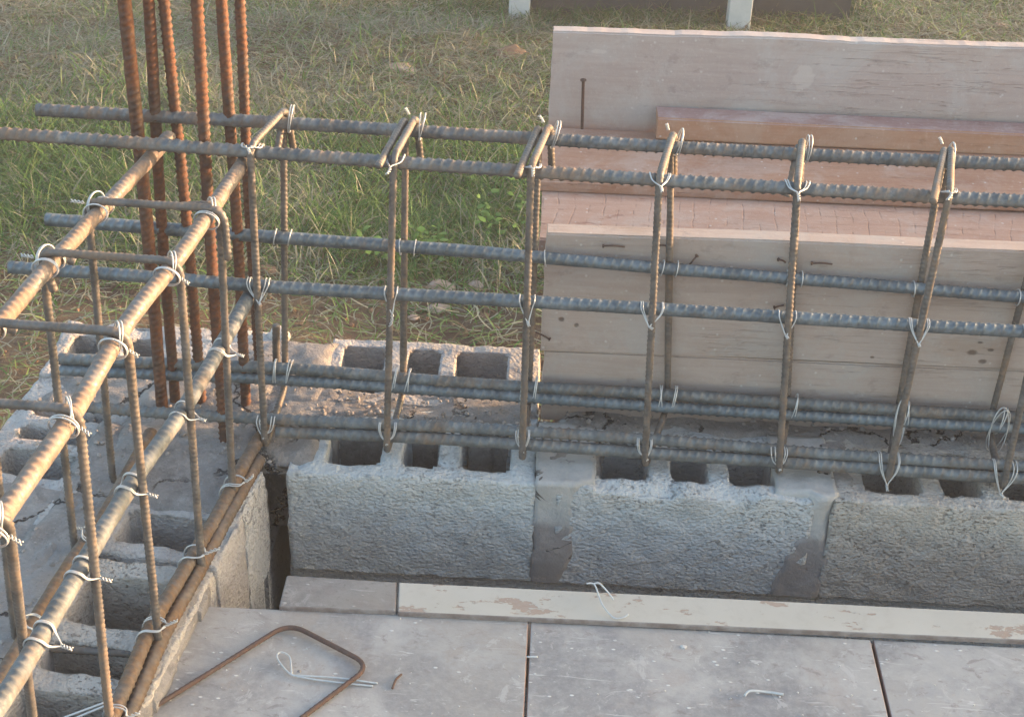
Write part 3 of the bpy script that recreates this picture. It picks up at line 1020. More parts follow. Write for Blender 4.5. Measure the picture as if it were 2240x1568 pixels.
outer = [(-0.115, 0.20, [(-0.425, -0.300, 0.075, 0.130), (-0.425, -0.300, 0.008, 0.050), (-0.425, -0.300, -0.085, -0.018)], 'block_old', 111),
         (-0.52, -0.135, [(-0.425, -0.300, -0.255, -0.17), (-0.425, -0.300, -0.35, -0.29), (-0.425, -0.300, -0.48, -0.39)], 'block_old', 112),
         (-0.93, -0.54, [(-0.425, -0.300, -0.68, -0.58), (-0.425, -0.300, -0.77, -0.715), (-0.425, -0.300, -0.895, -0.805)], 'block_mid', 113)]
for ya, yb, hs, mt, sd in outer:
    m = MB()
    block_solid(m, -0.46, -0.262, ya, yb, -0.2, -0.004, hs, sd, T=LT, rough=0.003, chip=0.010)
    m.build('concrete_block', M[mt], lw)
m = MB()
mortar_slab(m, -0.315, -0.165, -1.0, 0.09, -0.2, 0.006, 121, ragged=0.022, amp=0.012, T=LT)
mortar_slab(m, -0.46, -0.22, -0.575, -0.085, -0.03, 0.004, 122, ragged=0.03, amp=0.010, T=LT)
mortar_slab(m, -0.215, -0.010, -0.128, 0.05, -0.03, 0.007, 123, ragged=0.010, amp=0.010, T=LT)
mortar_slab(m, -0.20, -0.002, -0.262, -0.236, -0.2, -0.004, 124, ragged=0.004, amp=0.006, T=LT)
mortar_slab(m, -0.20, -0.002, -0.66, -0.632, -0.2, -0.004, 125, ragged=0.004, amp=0.006, T=LT)
mortar_slab(m, -0.040, 0.006, -0.80, -0.275, -0.05, 0.006, 126, step=0.0045, ragged=0.006, amp=0.012, T=LT)
m.build('mortar_bed', M['mortar'], lw)
m = MB()
V = LT(np.array([(x, y, z) for z in (GZ - 0.1, -0.206) for y in (-2.5, -0.02) for x in (-0.455, -0.006)]))
m.add(V, [(0, 2, 3, 1), (4, 5, 7, 6), (0, 1, 5, 4), (2, 6, 7, 3), (0, 4, 6, 2), (1, 3, 7, 5)])
m.build('lower_course', M['block_mid'], lw, False)

# ================================================================ REINFORCEMENT
RB = (0.0145, 0.0026, 0.75, 0.1)


def long_bar(pts, r, mat, parent, name='longitudinal_bar', rib=RB, phase=0.0):
    RW = np.random.default_rng(int(abs(phase) * 100) + len(pts))
    pts = [np.asarray(q) + (RW.normal(0, 0.0011, 3) if 0 < i < len(pts) - 1 else 0) for i, q in enumerate(pts)]
    m = MB()
    m.add(*sweep(catmull(pts, 10), r, 20, 0.0021, rib, phase=phase))
    return m.build(name, M[mat], parent)


def stir(pts, mat, parent, r=0.0055, rad=0.022, phase=0.0, name='stirrup'):
    m = MB()
    m.add(*sweep(fillet(pts, rad), r, 12, 0.0016, (0.0080, 0.0011, 0.7, 1.5), phase=phase))
    return m.build(name, M[mat], parent)


WR = 0.0010


def twist(mb, a, d, L, R):
    d = d / np.linalg.norm(d)
    u = np.cross(d, V3(0.3, 0.5, 0.8)); u /= np.linalg.norm(u)
    w = np.cross(d, u)
    t = np.linspace(0, 1, 40)
    bend = R.normal(0, 0.25)
    for ph in (0, PI):
        P = np.array([a + d * L * q + u * bend * L * q * q + (u * math.cos(q * 11 + ph) + w * math.sin(q * 11 + ph)) * 0.0016 for q in t])
        mb.add(*sweep(P, WR * 0.95, 6, 0.0012))


def tie(parent, p, a, n, b, r, rs=0.005, w=0.011, tw=None, L=0.016, strands=2, seed=0, drop=0.011, style='v'):
    """Wire tie at a crossing: bar axis a through p (radius r), the crossing stirrup leg lies on side n and runs along b."""
    R = np.random.default_rng(1000 + seed)
    p, a, n, b = [np.asarray(q, dtype=float) for q in (p, a, n, b)]
    a = a / np.linalg.norm(a)
    n = n - a * (n @ a); n /= np.linalg.norm(n)
    bb = np.cross(n, a); bb = bb if bb @ b > 0 else -bb
    mb = MB()
    rr = r + WR + 0.0006
    w = w * R.uniform(0.93, 1.08); drop = drop * R.uniform(0.5, 1.15); L = L * 0.8
    apex = p + n * (r + 2 * rs + WR + 0.001) - bb * (r * 0.9 + drop) + a * R.normal(0, 0.002)
    for k in range(strands):
        o = 0.0027 * k
        pts = []
        wl, wr = w + o + R.normal(0, 0.0012), w + o + R.normal(0, 0.0012)

        def side(s, ww):
            q = []
            if style == 'v':
                q.append(apex + a * s * 0.001 - n * o * 0.3)
                q.append(p + n * (rr + 0.002) + a * s * (ww * 0.72) - bb * 0.35 * r)
                q.append(p + n * rr * 0.8 + bb * rr * 0.6 + a * s * ww)
                q.append(p + bb * rr * 1.02 + a * s * ww - n * 0.001)
                q.append(p - n * rr * 0.75 + bb * rr * 0.7 + a * s * ww)
                q.append(p - n * (rr + 0.001) + a * s * ww * 0.8)
            else:   # full hoop each side of the leg, knotted over it
                q.append(apex + bb * (r * 0.9 + drop) + a * s * 0.003 + bb * 0.002 * k)
                q.append(p + n * (rr + rs * 0.7) + a * s * ww * 0.75 + bb * 0.2 * r)
                for ang in (0.55, 1.05, 1.57, 2.1, 2.6, 3.14):
                    q.append(p + n * rr * math.cos(ang) + bb * rr * math.sin(ang) + a * s * ww)
            return q
        A, B = side(-1, wl), side(1, wr)
        pts = A + B[::-1]
        mb.add(*sweep(catmull(pts, 8), WR, 6, 0.0014))
    ap = apex if style == 'v' else apex + bb * (r * 0.9 + drop)
    tw = n * 0.5 - bb if tw is None else np.asarray(tw, dtype=float)
    twist(mb, ap, tw, L * R.uniform(0.7, 1.2), R)
    return mb.build('wire_tie', M['wire'], parent)


def hoop(parent, c, a, r1, up, r2, seed=0, off=0.0, strands=2, tw=None, L=0.015):
    """Doubled wire hoop round a bundle: an ellipse in the plane across axis a."""
    R = np.random.default_rng(2000 + seed)
    a = np.asarray(a, float); a = a / np.linalg.norm(a)
    up = np.asarray(up, float); up = up - a * (up @ a); up /= np.linalg.norm(up)
    sd = np.cross(a, up)
    mb = MB()
    for k in range(strands):
        t = np.linspace(0, 2 * PI, 26)
        lean = R.normal(0.1, 0.12)
        P = np.array([c + a * (off + 0.0028 * k + lean * r1 * math.cos(q)) + up * (r1 + 0.001) * math.cos(q) + sd * (r2 + 0.001) * math.sin(q) for q in t])
        mb.add(*sweep(P, WR, 6, 0.0015))
    if tw is not None:
        twist(mb, c + np.asarray(tw) / np.linalg.norm(tw) * (r1 + 0.002), np.asarray(tw, float), L, R)
    return mb.build('wire_tie', M['wire'], parent)


# ---- long cage over the block wall
cage = thing('beam_cage', 'long beam cage of blue grey ribbed bars over the block wall, tied to stirrups', 'rebar cage', (0.4, 0.11, 0.0))
R8 = 0.0096


def zi(xs, zs): return lambda x: float(np.interp(x, xs, zs))


T1z = zi([-.4, -.03, .56, 1.1], [.532, .523, .510, .509])
T2z = zi([-.4, 0, .6, 1.1], [.519, .516, .510, .510])
M1z = zi([-.4, 0, 1.1], [.312, .302, .291])
M2z = zi([-.4, 0, 1.15], [.334, .322, .283])
B1z = zi([-.34, 0, .28, .74, 1.2], [.040, .034, .037, .029, .022])
B2z = zi([-.4, 0, .27, 1.2], [.074, .078, .071, .058])
XE = 1.75


def pts_of(fz, y, x0, dy=0.0, dz=0.0):
    xs = [x0] + [x for x in (-0.2, 0.0, 0.28, 0.6, 0.9, 1.2) if x > x0 + 0.05] + [XE]
    return [V3(x, y + dy, fz(x) + dz) for x in xs]


YF, YB = 0.055, 0.175
long_bar(pts_of(T1z, YF, -0.42), 0.0096, 'steel_top', cage, phase=1.15)
long_bar(pts_of(T2z, YB, -0.381), 0.0096, 'steel_top', cage, phase=0.9)
long_bar(pts_of(M1z, YF, -0.413), R8, 'steel_blue', cage, phase=0.85)
long_bar(pts_of(M2z, YB, -0.391), R8, 'steel_blue', cage, phase=0.7)
long_bar(pts_of(B1z, YF, -0.02), R8, 'steel_dull', cage, phase=0.8)
long_bar(pts_of(B1z, YF + 0.011, -0.338, 0, 0.0160), R8, 'steel_dull', cage, phase=1.2)
long_bar(pts_of(B2z, YB, -0.401), R8, 'steel_dull', cage, phase=0.75)
long_bar(pts_of(B2z, YB - 0.010, -0.398, 0, -0.0160), R8, 'steel_blue', cage, phase=1.1)

ST = [  # front leg x top/bottom, back leg x top/bottom, tail style
    (-0.031, -0.036, -0.009, -0.028, 'none'),
    (0.174, 0.160, 0.188, 0.171, 'par'),
    (0.370, 0.378, 0.390, 0.383, 'par'),
    (0.553, 0.574, 0.577, 0.616, 'down'),
    (0.749, 0.789, 0.770, 0.817, 'down'),
    (0.965, 0.963, 0.985, 1.000, 'fork'),
    (1.130, 1.147, 1.160, 1.155, 'down'),
    (1.330, 1.345, 1.352, 1.350, 'down')]
stirs = []
yf, yb = 0.0398, 0.1905
for k, (ft, fb, bt, bb_, tail) in enumerate(ST):
    zf, zk = T1z(ft) + 0.0150, T2z(bt) + 0.0150
    zl = 0.012 if k < 5 else 0.006
    body = [V3(bt, yb, zk), V3(bb_, yb, 0.034 if k < 4 else 0.026), V3(fb, yf, zl), V3(ft, yf, zf), V3(bt + 0.004, yb + 0.001, zk + 0.004)]
    if tail == 'par':
        pre = [V3(ft - 0.019, 0.014, zf - 0.004), V3(bt - 0.012, yb, zk + 0.001)]
        body[0] = V3(bt - 0.012, yb, zk + 0.001)
        pts = pre[:1] + body + [V3(bt + 0.010, yb + 0.010, 0.455)]
    elif tail == 'fork':
        pts = [V3(ft - 0.030, 0.006, zf - 0.002), V3(bt + 0.003, yb, zk + 0.002)] + body[1:-1] + [V3(bt + 0.012, yb, zk + 0.003), V3(bt + 0.016, yb + 0.012, 0.45)]
    elif tail == 'down':
        pts = [V3(bt - 0.013, 0.15, 0.45)] + body + [V3(bt + 0.012, yb + 0.004, 0.44)]
    else:
        pts = [V3(bt - 0.008, 0.16, 0.47)] + body + [V3(bt + 0.012, yb + 0.004, 0.465)]
    s = stir(pts, 'stirrup', cage, phase=k * 0.7)
    stirs.append(s)
    X1 = V3(1, 0, 0)
    fx = lambda z: ft + (fb - ft) * (zf - z) / (zf - zl)
    bx = lambda z: bt + (bb_ - bt) * (zk - z) / (zk - 0.03)
    F_, Bk, Zu = V3(0, -1, 0), V3(0, 1, 0), V3(0, 0, 1)
    # front ties
    tie(s, (fx(T1z(ft)), YF, T1z(ft)), X1, V3(0, -0.75, 0.6), V3(0, 0.5, 1), 0.0096, 0.0056, 0.0122, V3(0.3 - 0.2 * (k % 3), -0.7, -0.5), 0.017, 2, k * 10 + 1, 0.004, 'hoop' if k in (0, 2, 5) else 'v')
    zz = M1z(ft)
    tie(s, (fx(zz), YF, zz), X1, F_, Zu, R8, 0.005, 0.0125, V3(0.1, -0.2, -1) if k == 1 else V3(0.6 - 0.25 * (k % 3), -0.6, -0.25), 0.028 if k == 1 else 0.009, 1 if k in (1, 2, 4) else 2, k * 10 + 2, 0.012)
    zz = B1z(fb) + 0.009
    if k < 5: tie(s, (fx(zz), YF + 0.005, zz + 0.002), X1, F_, Zu, 0.0105, 0.004, 0.0095, V3(0.5 - 0.3 * (k % 3), -0.6, -0.3), 0.007, 2, k * 10 + 3, 0.001)
    else: tie(s, (fx(zz), YF + 0.004, zz), X1, F_, Zu, 0.016, 0.003, 0.013, V3(0.5 - 0.3 * (k % 3), -0.6, -0.3), 0.014, 2, k * 10 + 3, 0.014)
    # back ties
    hoop(s, V3(bt + 0.002, YB + 0.006, T2z(bt) + 0.006), X1, 0.0205, V3(0, -0.15, 1), 0.0175, k * 10 + 4, 0.009, 2, V3(-0.4, -0.2, 1) if k in (1, 2, 3, 5) else None, 0.012)
    zz = M2z(bt)
    hoop(s, V3(bx(zz), YB + 0.003, zz), X1, 0.0114, V3(0, 0, 1), 0.0128, k * 10 + 5, 0.011, 1)
    hoop(s, V3(bx(zz), YB + 0.003, zz), X1, 0.0114, V3(0, 0, 1), 0.0128, k * 10 + 6, -0.012, 1)
    zz = B2z(bt) - 0.006
    hoop(s, V3(bx(zz), YB - 0.003, zz), X1, 0.0218, V3(0, 0.30, 1), 0.0135, k * 10 + 7, 0.008, 2)
    if k == 5: hoop(s, V3(bx(0.04) - 0.003, YB - 0.016, 0.048), V3(0.35, -1, 0.2), 0.038, V3(0.12, 0, 1), 0.008, 77, 0.0, 2)
    if k == 6: hoop(s, V3(bx(0.04) + 0.004, YB - 0.020, 0.044), V3(0.1, -1, 0.2), 0.042, V3(0.05, 0, 1), 0.0135, 78, 0.0, 2)
    if k < 5: hoop(s, V3(bx(zz), YB - 0.003, zz), X1, 0.0218, V3(0, 0.30, 1), 0.0135, k * 10 + 8, -0.014, 2)

# ---- short cage over the left wall
lc = thing('beam_cage', 'short beam cage of brown rusting bars running towards the camera over the left wall', 'rebar cage', (-0.13, -0.4, 0.0))
ZU = 0.503


def line_pts(L): return [np.asarray(q) for q in L]


lur = [V3(-0.036, 0.118, ZU - 0.001), AZ(535, 355, ZU), AZ(395, 560, ZU), AZ(280, 705, ZU), AZ(150, 910, ZU), AZ(20, 1105, ZU), V3(-0.136, -0.93, ZU)]
lul = [AZ(370, 298, ZU + 0.002), AZ(330, 345, ZU), AZ(230, 450, ZU), AZ(118, 573, ZU), AZ(0, 710, ZU), V3(-0.262, -0.60, ZU), V3(-0.29, -0.93, ZU)]
zm = 0.283
lmr = [V3(-0.045, 0.105, zm), AZ(490, 750, zm), AZ(400, 900, zm), AZ(290, 1050, zm), AZ(150, 1290, zm), AZ(0, 1540, zm), V3(-0.175, -0.93, zm)]
zb_ = 0.024
lbr = [V3(-0.035, 0.13, zb_ - 0.010), AZ(545, 995, zb_), AZ(470, 1130, zb_), AZ(400, 1252, zb_), AZ(330, 1376, zb_), AZ(250, 1560, zb_), V3(-0.145, -0.93, zb_)]
lbl = [AZ(330, 945, zb_), AZ(265, 1062, zb_), AZ(214, 1148, zb_), AZ(150, 1240, zb_), AZ(0, 1480, zb_), V3(-0.31, -0.93, zb_)]
RB2 = (0.0112, 0.0022, 0.45, 0.05)
long_bar(lur, 0.0098, 'steel_brown', lc, rib=RB2, phase=-1.05)
long_bar(lul, 0.0096, 'steel_brown', lc, rib=RB2, phase=-0.9)
long_bar(lmr, 0.0102, 'steel_mid', lc, rib=RB2, phase=-1.2)
long_bar(lbr, 0.0100, 'rust_low', lc, rib=RB2, phase=-0.8)
long_bar([q + V3(0.0150, 0.006, -0.0115) for q in lbr[1:]], 0.0095, 'rust_low', lc, rib=RB2, phase=0.1)
long_bar(lbl, 0.0098, 'rust_low', lc, rib=RB2, phase=2.0)


def x_on(L, y):
    L = sorted([(q[1], q[0], q[2]) for q in L])
    return float(np.interp(y, [q[0] for q in L], [q[1] for q in L]))


LS = [  # y at the top, right leg top/bottom pixels, left leg bottom pixel
    (-0.098, (486, 462), (509, 1086), (243, 1022)),
    (-0.272, (392, 582), (441, 1242), (160, 1180)),
    (-0.440, (288, 738), (347, 1404), None),
    (-0.608, (158, 905), (243, 1600), None),
    (-0.785, (14, 1140), (80, 1640), None)]
for k, (yt, rt_, rb_, lb_) in enumerate(LS):
    top = AZ(rt_[0], rt_[1], 0.512)
    yt2 = top[1]
    bot = AZ(rb_[0], rb_[1], 0.013)
    xr = x_on(lur, yt2) + 0.0155
    xl = x_on(lul, yt2) - 0.0155
    RTp_ = V3(xr, yt2, ZU + 0.0142)
    bl_ = AZ(lb_[0], lb_[1], 0.02) if lb_ else V3(xl - 0.035, bot[1] + 0.005, 0.015)
    bl_[2] = -0.013
    bot = bot + (bot - RTp_) * (0.026 / 0.5)
    zt = ZU + 0.0156
    RTp, LTp = V3(xr, yt2, zt), V3(xl, yt2 + 0.004, zt)
    pts = [V3(xr - 0.004, yt2 + 0.012, zt - 0.075 if k == 0 else zt - 0.05), V3(xr + 0.002, yt2 + 0.011, zt + 0.0005), LTp + V3(0, 0.010, 0), bl_, bot, RTp - V3(0, 0.002, 0.0), LTp + V3(0.02, -0.001, 0.0)]
    pts = [RTp + V3(-0.02, -0.010, 0.0005), RTp + V3(0.0005, -0.0105, 0), bot + V3(0, -0.004, 0), bl_, LTp, RTp + V3(0.003, 0.002, 0), RTp + V3(0.004, 0.012, -0.075 if k == 0 else -0.045)]
    pts = [LTp + V3(0.010, 0.010, -0.06), LTp + V3(0, 0.003, 0.0), RTp, bot, bl_, LTp + V3(0, 0.014, 0.0), LTp + V3(0.04, 0.016, -0.02)]
    if k == 0:
        pts = [V3(xr + 0.010, yt2 - 0.008, zt - 0.075), RTp + V3(0.008, -0.006, 0.0), LTp + V3(0, -0.006, 0), bl_, bot, RTp + V3(0, 0.008, 0.0), RTp + V3(-0.05, 0.008, -0.006)]
    s = stir(pts, 'stirrup', lc, phase=k * 0.9, r=0.0056)
    ax = np.array(lur[2]) - np.array(lur[1])
    Zu = V3(0, 0, 1)
    cx = x_on(lur, yt2)
    hoop(s, V3(cx + 0.003, yt2, ZU + 0.001), ax, 0.0122, V3(0.2, 0, 1), 0.0160, 300 + k * 10, 0.0125, 2, V3(0.85, -0.25, -0.45), 0.014)
    hoop(s, V3(cx + 0.004, yt2 + 0.004, ZU + 0.007), V3(0.85, 0.42, -0.15), 0.0172, V3(0.1, 0.3, 1), 0.0150, 301 + k * 10, -0.002, 2)
    if k < 3:
        cl = x_on(lul, yt2)
        hoop(s, V3(cl - 0.002, yt2 + 0.002, ZU + 0.002), ax, 0.0125, V3(-0.2, 0, 1), 0.0160, 302 + k * 10, 0.0125, 2)
        hoop(s, V3(cl, yt2 + 0.002, ZU + 0.001), ax, 0.0116, V3(-0.2, 0, 1), 0.0128, 307 + k * 10, -0.0125, 2)
        hoop(s, V3(cl - 0.004, yt2 + 0.004, ZU + 0.007), V3(0.85, -0.42, 0.15), 0.0172, V3(-0.1, 0.3, 1), 0.0150, 305 + k * 10, -0.004, 2, V3(-0.95, 0.1, 0.05), 0.018)

    def leg(z):
        t = (zt - z) / (zt - 0.013)
        return RTp + (bot - RTp) * t
    q = leg(zm)
    tie(s, (x_on(lmr, q[1]), q[1], zm), ax, V3(1, -0.25, 0.2), Zu, 0.0104, 0.0056, 0.0125, V3(0.9, -0.2, -0.15), 0.013, 2 if k else 2, 303 + k * 10, 0.001)
    q = leg(zb_)
    tie(s, (x_on(lbr, q[1]) + 0.008, q[1], zb_), ax, V3(0.6, -0.4, 0.7), V3(-0.6, 0, 0.8), 0.0185, 0.003, 0.012, V3(0.75, -0.1, 0.6), 0.024, 2, 304 + k * 10, 0.004, 'hoop')
    if k in (1, 2, 3):
        tie(s, (x_on(lbl, bl_[1]), bl_[1], zb_), ax, V3(-0.4, -0.2, 0.85), V3(1, 0, 0.3), 0.0088, 0.004, 0.011, V3(-0.9, -0.1, 0.2), 0.02, 2, 306 + k * 10, 0.002, 'hoop')

# ---- column bars
CB = [((272, 0), (356, 905), 'front left upright rusty column bar of the six, at the far left'),
      ((325, 0), (384, 882), 'upright rusty column bar just right of the leftmost one'),
      ((358, 0), (441, 880), 'upright rusty column bar third from the left, ending in a lit orange foot'),
      ((430, 0), (492, 965), 'upright rusty column bar fourth from the left, standing nearest the camera'),
      ((484, 0), (538, 888), 'upright rusty column bar fifth from the left, right behind the nearest one'),
      ((524, 0), (567, 806), 'rightmost and farthest upright rusty column bar, beside the end stirrup')]
for k, (tp, bt, lab) in enumerate(CB):
    b = AZ(bt[0], bt[1], 0.0)
    t = AY(tp[0], tp[1], b[1] + 0.005)
    d = (t - b) / (t[2] - b[2])
    mid = b + (t - b) * 0.5 + V3(0.003 * (-1) ** k, 0, 0)
    m = MB()
    m.add(*sweep(catmull([b - d * 0.12, b, mid, t, b + d * 1.45 if t[2] < 1.3 else t + d * 0.1], 10), 0.0088 if k in (0, 3) else 0.0084, 20, 0.0021, (0.0108, 0.0021, -0.9, 0.05), phase=(1.2, 1.0, 0.3, 0.6, 0.8, 0.7)[k]))
    o = m.build('column_bar', M['rust_red'], loc=b)
    tag(o, lab, 'rebar', 'upright rusty column bars in the corner pier')
# short stub of bar behind the first stirrup
b, t = AY(604, 792, 0.215), AY(604, 711, 0.215)
m = MB(); m.add(*sweep(np.array([b - V3(0, 0, 0.02), (b + t) / 2, t]), 0.0065, 14, 0.002, (0.009, 0.0007, 0.7, 0)))
o = m.build('bar_stub', M['stirrup'], loc=b)
tag(o, 'short grey bar stub beside the foot of the end stirrup', 'rebar')

# ================================================================ FORMWORK BOARDS


def plank(name, mats, x0, x1, y0, y1, z0, z1, label, step=0.03, edge=0.0025, warp=0.002, seed=0, ztop=None, zslope=0.0, yslope=0.0, topmat=False, rag=0.0, parent=None):
    m = MB()
    xs, ys, zs = np.concatenate([cuts(x0, 1.5, step), np.arange(1.6, x1, 0.1)]), cuts(y0, y1, 0.012, (y0 + 0.003, y1 - 0.003)), cuts(z0, z1, 0.03, (z0 + 0.003, z1 - 0.003))

    def disp(P, E):
        o = P.copy()
        ey = np.minimum(P[:, 1] - y0, y1 - P[:, 1]); ez = np.minimum(P[:, 2] - z0, z1 - P[:, 2])
        cy = np.where(P[:, 1] < (y0 + y1) / 2, 1, -1); cz = np.where(P[:, 2] < (z0 + z1) / 2, 1, -1)
        cor = (ey < 1e-6) & (ez < 1e-6)
        o[:, 1] += np.where(cor, cy * edge, 0)
        o[:, 2] += np.where(cor, cz * edge, 0)
        X1 = np.stack([P[:, 0], P[:, 0] * 0 + seed, P[:, 0] * 0], 1)
        o[:, 1] += warp * vnoise(X1, 3, seed)
        o[:, 2] += warp * vnoise(X1, 2.3, seed + 5)
        if rag:
            o[:, 2] += rag * fbm(X1, 40, seed + 8, 3) * (P[:, 2] - z0) / (z1 - z0)
            o[:, 1] += rag * 0.6 * fbm(P, 40, seed + 3, 3) * (ez < 0.004)
        o[:, 0] += np.where(np.abs(P[:, 0] - x0) < 1e-6, 0.003 * vnoise(P, 40, seed), 0)
        if ztop is not None:
            o[:, 2] += np.array([ztop(x) for x in P[:, 0]]) * (P[:, 2] - z0) / (z1 - z0)
        o[:, 2] += zslope * (P[:, 0] - x0)
        o[:, 1] += yslope * (P[:, 0] - x0)
        return o
    grid_solid(m, xs, ys, zs, lambda a, b: np.ones_like(a, bool), disp, 0, True)
    o = m.build(name, mats, parent, True, loc=(x0, (y0 + y1) / 2, z0) if parent is None else None)
    if topmat:
        for p in o.data.polygons:
            if p.normal.z > 0.6: p.material_index = 1
    o.data.shade_smooth() if False else None
    o.data.polygons.foreach_set('use_smooth', [False] * len(o.data.polygons))
    if label: tag(o, label, 'plank')
    return o


LX = 0.402  # left ends of the near planks
M['w_near'] = wood_mat('weathered_near_plank', (0.395, 0.318, 0.278), (0.45, 0.374, 0.334), (0.31, 0.235, 0.185), 0.55, (0.42, 0.39, 0.37), 0.65, 0.25,
                       spots=[(0.032, 0.062, 0.0042, 1), (0.056, 0.052, 0.0042, 1), (0.705, 0.038, 0.008, 1.8), (0.725, 0.022, 0.006, 1.5), (0.715, 0.058, 0.004, 2), (0.735, 0.045, 0.005, 2), (0.545, 0.02, 0.003, 1.5)])
M['w_near2'] = wood_mat('weathered_lower_plank', (0.39, 0.313, 0.273), (0.445, 0.369, 0.329), (0.31, 0.235, 0.185), 0.55, (0.42, 0.39, 0.37), 0.65, 0.25)
M['w_far'] = wood_mat('weathered_tall_board', (0.40, 0.335, 0.312), (0.45, 0.388, 0.366), (0.37, 0.295, 0.26), 0.45, (0.46, 0.44, 0.43), 0.7, 0.25,
                      pale=[(0.455, 0.125, 0.019, 0.85), (0.085, 0.155, 0.012, 2.5)], lowstain=(0.006, 0.05, (0.31, 0.17, 0.125)))
M['w_saw'] = wood_mat('saw_marked_plank', (0.40, 0.25, 0.195), (0.455, 0.31, 0.25), (0.31, 0.18, 0.14), 0.45, (0.45, 0.38, 0.345), 0.5, 0.5, saw=(0.026, 0.9))
M['w_red'] = wood_mat('red_brown_plank', (0.34, 0.19, 0.13), (0.40, 0.245, 0.18), (0.26, 0.14, 0.105), 0.5, (0.46, 0.39, 0.355), 0.45, 0.4)
M['w_orange'] = wood_mat('orange_timber', (0.37, 0.215, 0.145), (0.43, 0.27, 0.195), (0.33, 0.175, 0.12), 0.35, (0.46, 0.37, 0.31), 0.4, 0.2)
M['w_purple'] = wood_mat('purple_stained_top', (0.29, 0.185, 0.175), (0.36, 0.25, 0.235), (0.25, 0.14, 0.135), 0.4, (0.48, 0.43, 0.42), 0.5, 0.3)

XR_ = 4.6
near = plank('plank', M['w_near'], 0.398, XR_, 0.200, 0.236, 0.124, 0.3435, 'grey near formwork plank on edge with bent nails, its top edge pale', seed=3, zslope=0.010, yslope=0.006)
plank('plank', M['w_near2'], 0.405, XR_, 0.203, 0.236, -0.018, 0.1225, 'lowest grey formwork plank on edge, just above the mortar behind the wall', seed=8, zslope=0.010, yslope=0.006)
plank('plank', M['w_saw'], 0.388, XR_, 0.240, 0.435, 0.284, 0.310, 'saw marked reddish plank lying flat behind the near plank', seed=12, yslope=0.02)
plank('plank', M['w_red'], 0.380, XR_, 0.412, 0.640, 0.312, 0.334, 'red brown plank lying flat behind the saw marked one', seed=17, yslope=0.018)
beam = plank('timber_beam', [M['w_orange'], M['w_purple']], 0.588, XR_, 0.600, 0.655, 0.336, 0.378, 'squared orange timber with a purple stained top against the tall board', seed=21, yslope=0.018, topmat=True, warp=0.001)
beam['category'] = 'timber'


def far_top(x): return 0.0108 * min(x, 2.0) + 0.0035 * math.exp(-((x - 0.78) / 0.10) ** 2)


far = plank('plank', M['w_far'], 0.392, XR_, 0.661, 0.691, 0.318, 0.5035, 'tall weathered board on edge at the back, its wavy top edge lit by the sun', seed=30, ztop=lambda x: far_top(x), yslope=0.018, rag=0.0012, step=0.012)


def nail(parent, a, b, r=0.0019, head=True, name='bent_nail', kink=0.004):
    m = MB()
    a, b = np.asarray(a), np.asarray(b)
    P = catmull([a, (a + b) / 2 + V3(0, -kink, kink * 0.8), b], 8)
    m.add(*sweep(P, r, 8, 0.003))
    if head:
        d = (b - a) / np.linalg.norm(b - a)
        m.add(*sweep(np.array([b - d * 0.0008, b + d * 0.0012]), r * 2.1, 10, 0.001))
    if parent is None: return m
    return m.build(name, M['nail'], parent)


def on_near(px, py, off=0.004): return AY(px, py, 0.200 - off)


def nchild(o, par):
    o.matrix_parent_inverse = Matrix.Translation(par.location).inverted()


for (a, b) in (((1366, 540), (1320, 538)), ((1470, 541), (1440, 536)), ((1498, 592), (1524, 560)), ((1172, 726), (1202, 742)), ((1718, 574), (1703, 568)), ((1820, 578), (1776, 576)), ((1714, 668), (1694, 673))):
    nail(near, on_near(*a, 0.002), on_near(*b, 0.005), r=0.0015)
m = nail(None, AY(1273, 288, 0.640), AY(1276, 176, 0.636), 0.0028, True, kink=0.0)
o = m.build('nail', M['nail'], loc=AY(1273, 288, 0.640))
tag(o, 'tall thin rusty nail standing on the red brown plank before the tall board', 'nail')

# ================================================================ DECK
DZ = -0.03
deck_front = -2.4


def poly_panel(name, corners, z1, th, mats, label, cat, seed, bev=0.006, z_tilt=0.0):
    """Flat panel with rounded arrises from its plan corners."""
    import bmesh
    bm = bmesh.new()
    vs = [bm.verts.new((c[0], c[1], z1)) for c in corners]
    f = bm.faces.new(vs)
    if f.normal.z < 0: bmesh.ops.reverse_faces(bm, faces=[f])
    r = bmesh.ops.extrude_face_region(bm, geom=[f])
    for v in [e for e in r['geom'] if isinstance(e, bmesh.types.BMVert)]: v.co.z -= th
    bm.normal_update()
    bmesh.ops.recalc_face_normals(bm, faces=list(bm.faces))
    es = [e for e in bm.edges if all(abs(v.co.z - z1) < 1e-6 for v in e.verts) or abs(e.verts[0].co.z - e.verts[1].co.z) > th * 0.5]
    bmesh.ops.bevel(bm, geom=es, offset=bev, segments=3, affect='EDGES', profile=0.5)
    bm.normal_update()
    me = bpy.data.meshes.new(name)
    c = np.mean(np.array(corners), axis=0)
    for fc in bm.faces:
        fc.material_index = 1 if fc.normal.z < 0.75 and len(mats) > 1 else 0
    bm.to_mesh(me); bm.free()
    for mt in mats: me.materials.append(mt)
    o = bpy.data.objects.new(name, me)
    COL.objects.link(o)
    for v in me.vertices:
        v.co.x -= c[0]; v.co.y -= c[1]; v.co.z -= z1 - th
    o.location = (c[0], c[1], z1 - th)
    return tag(o, label, cat)


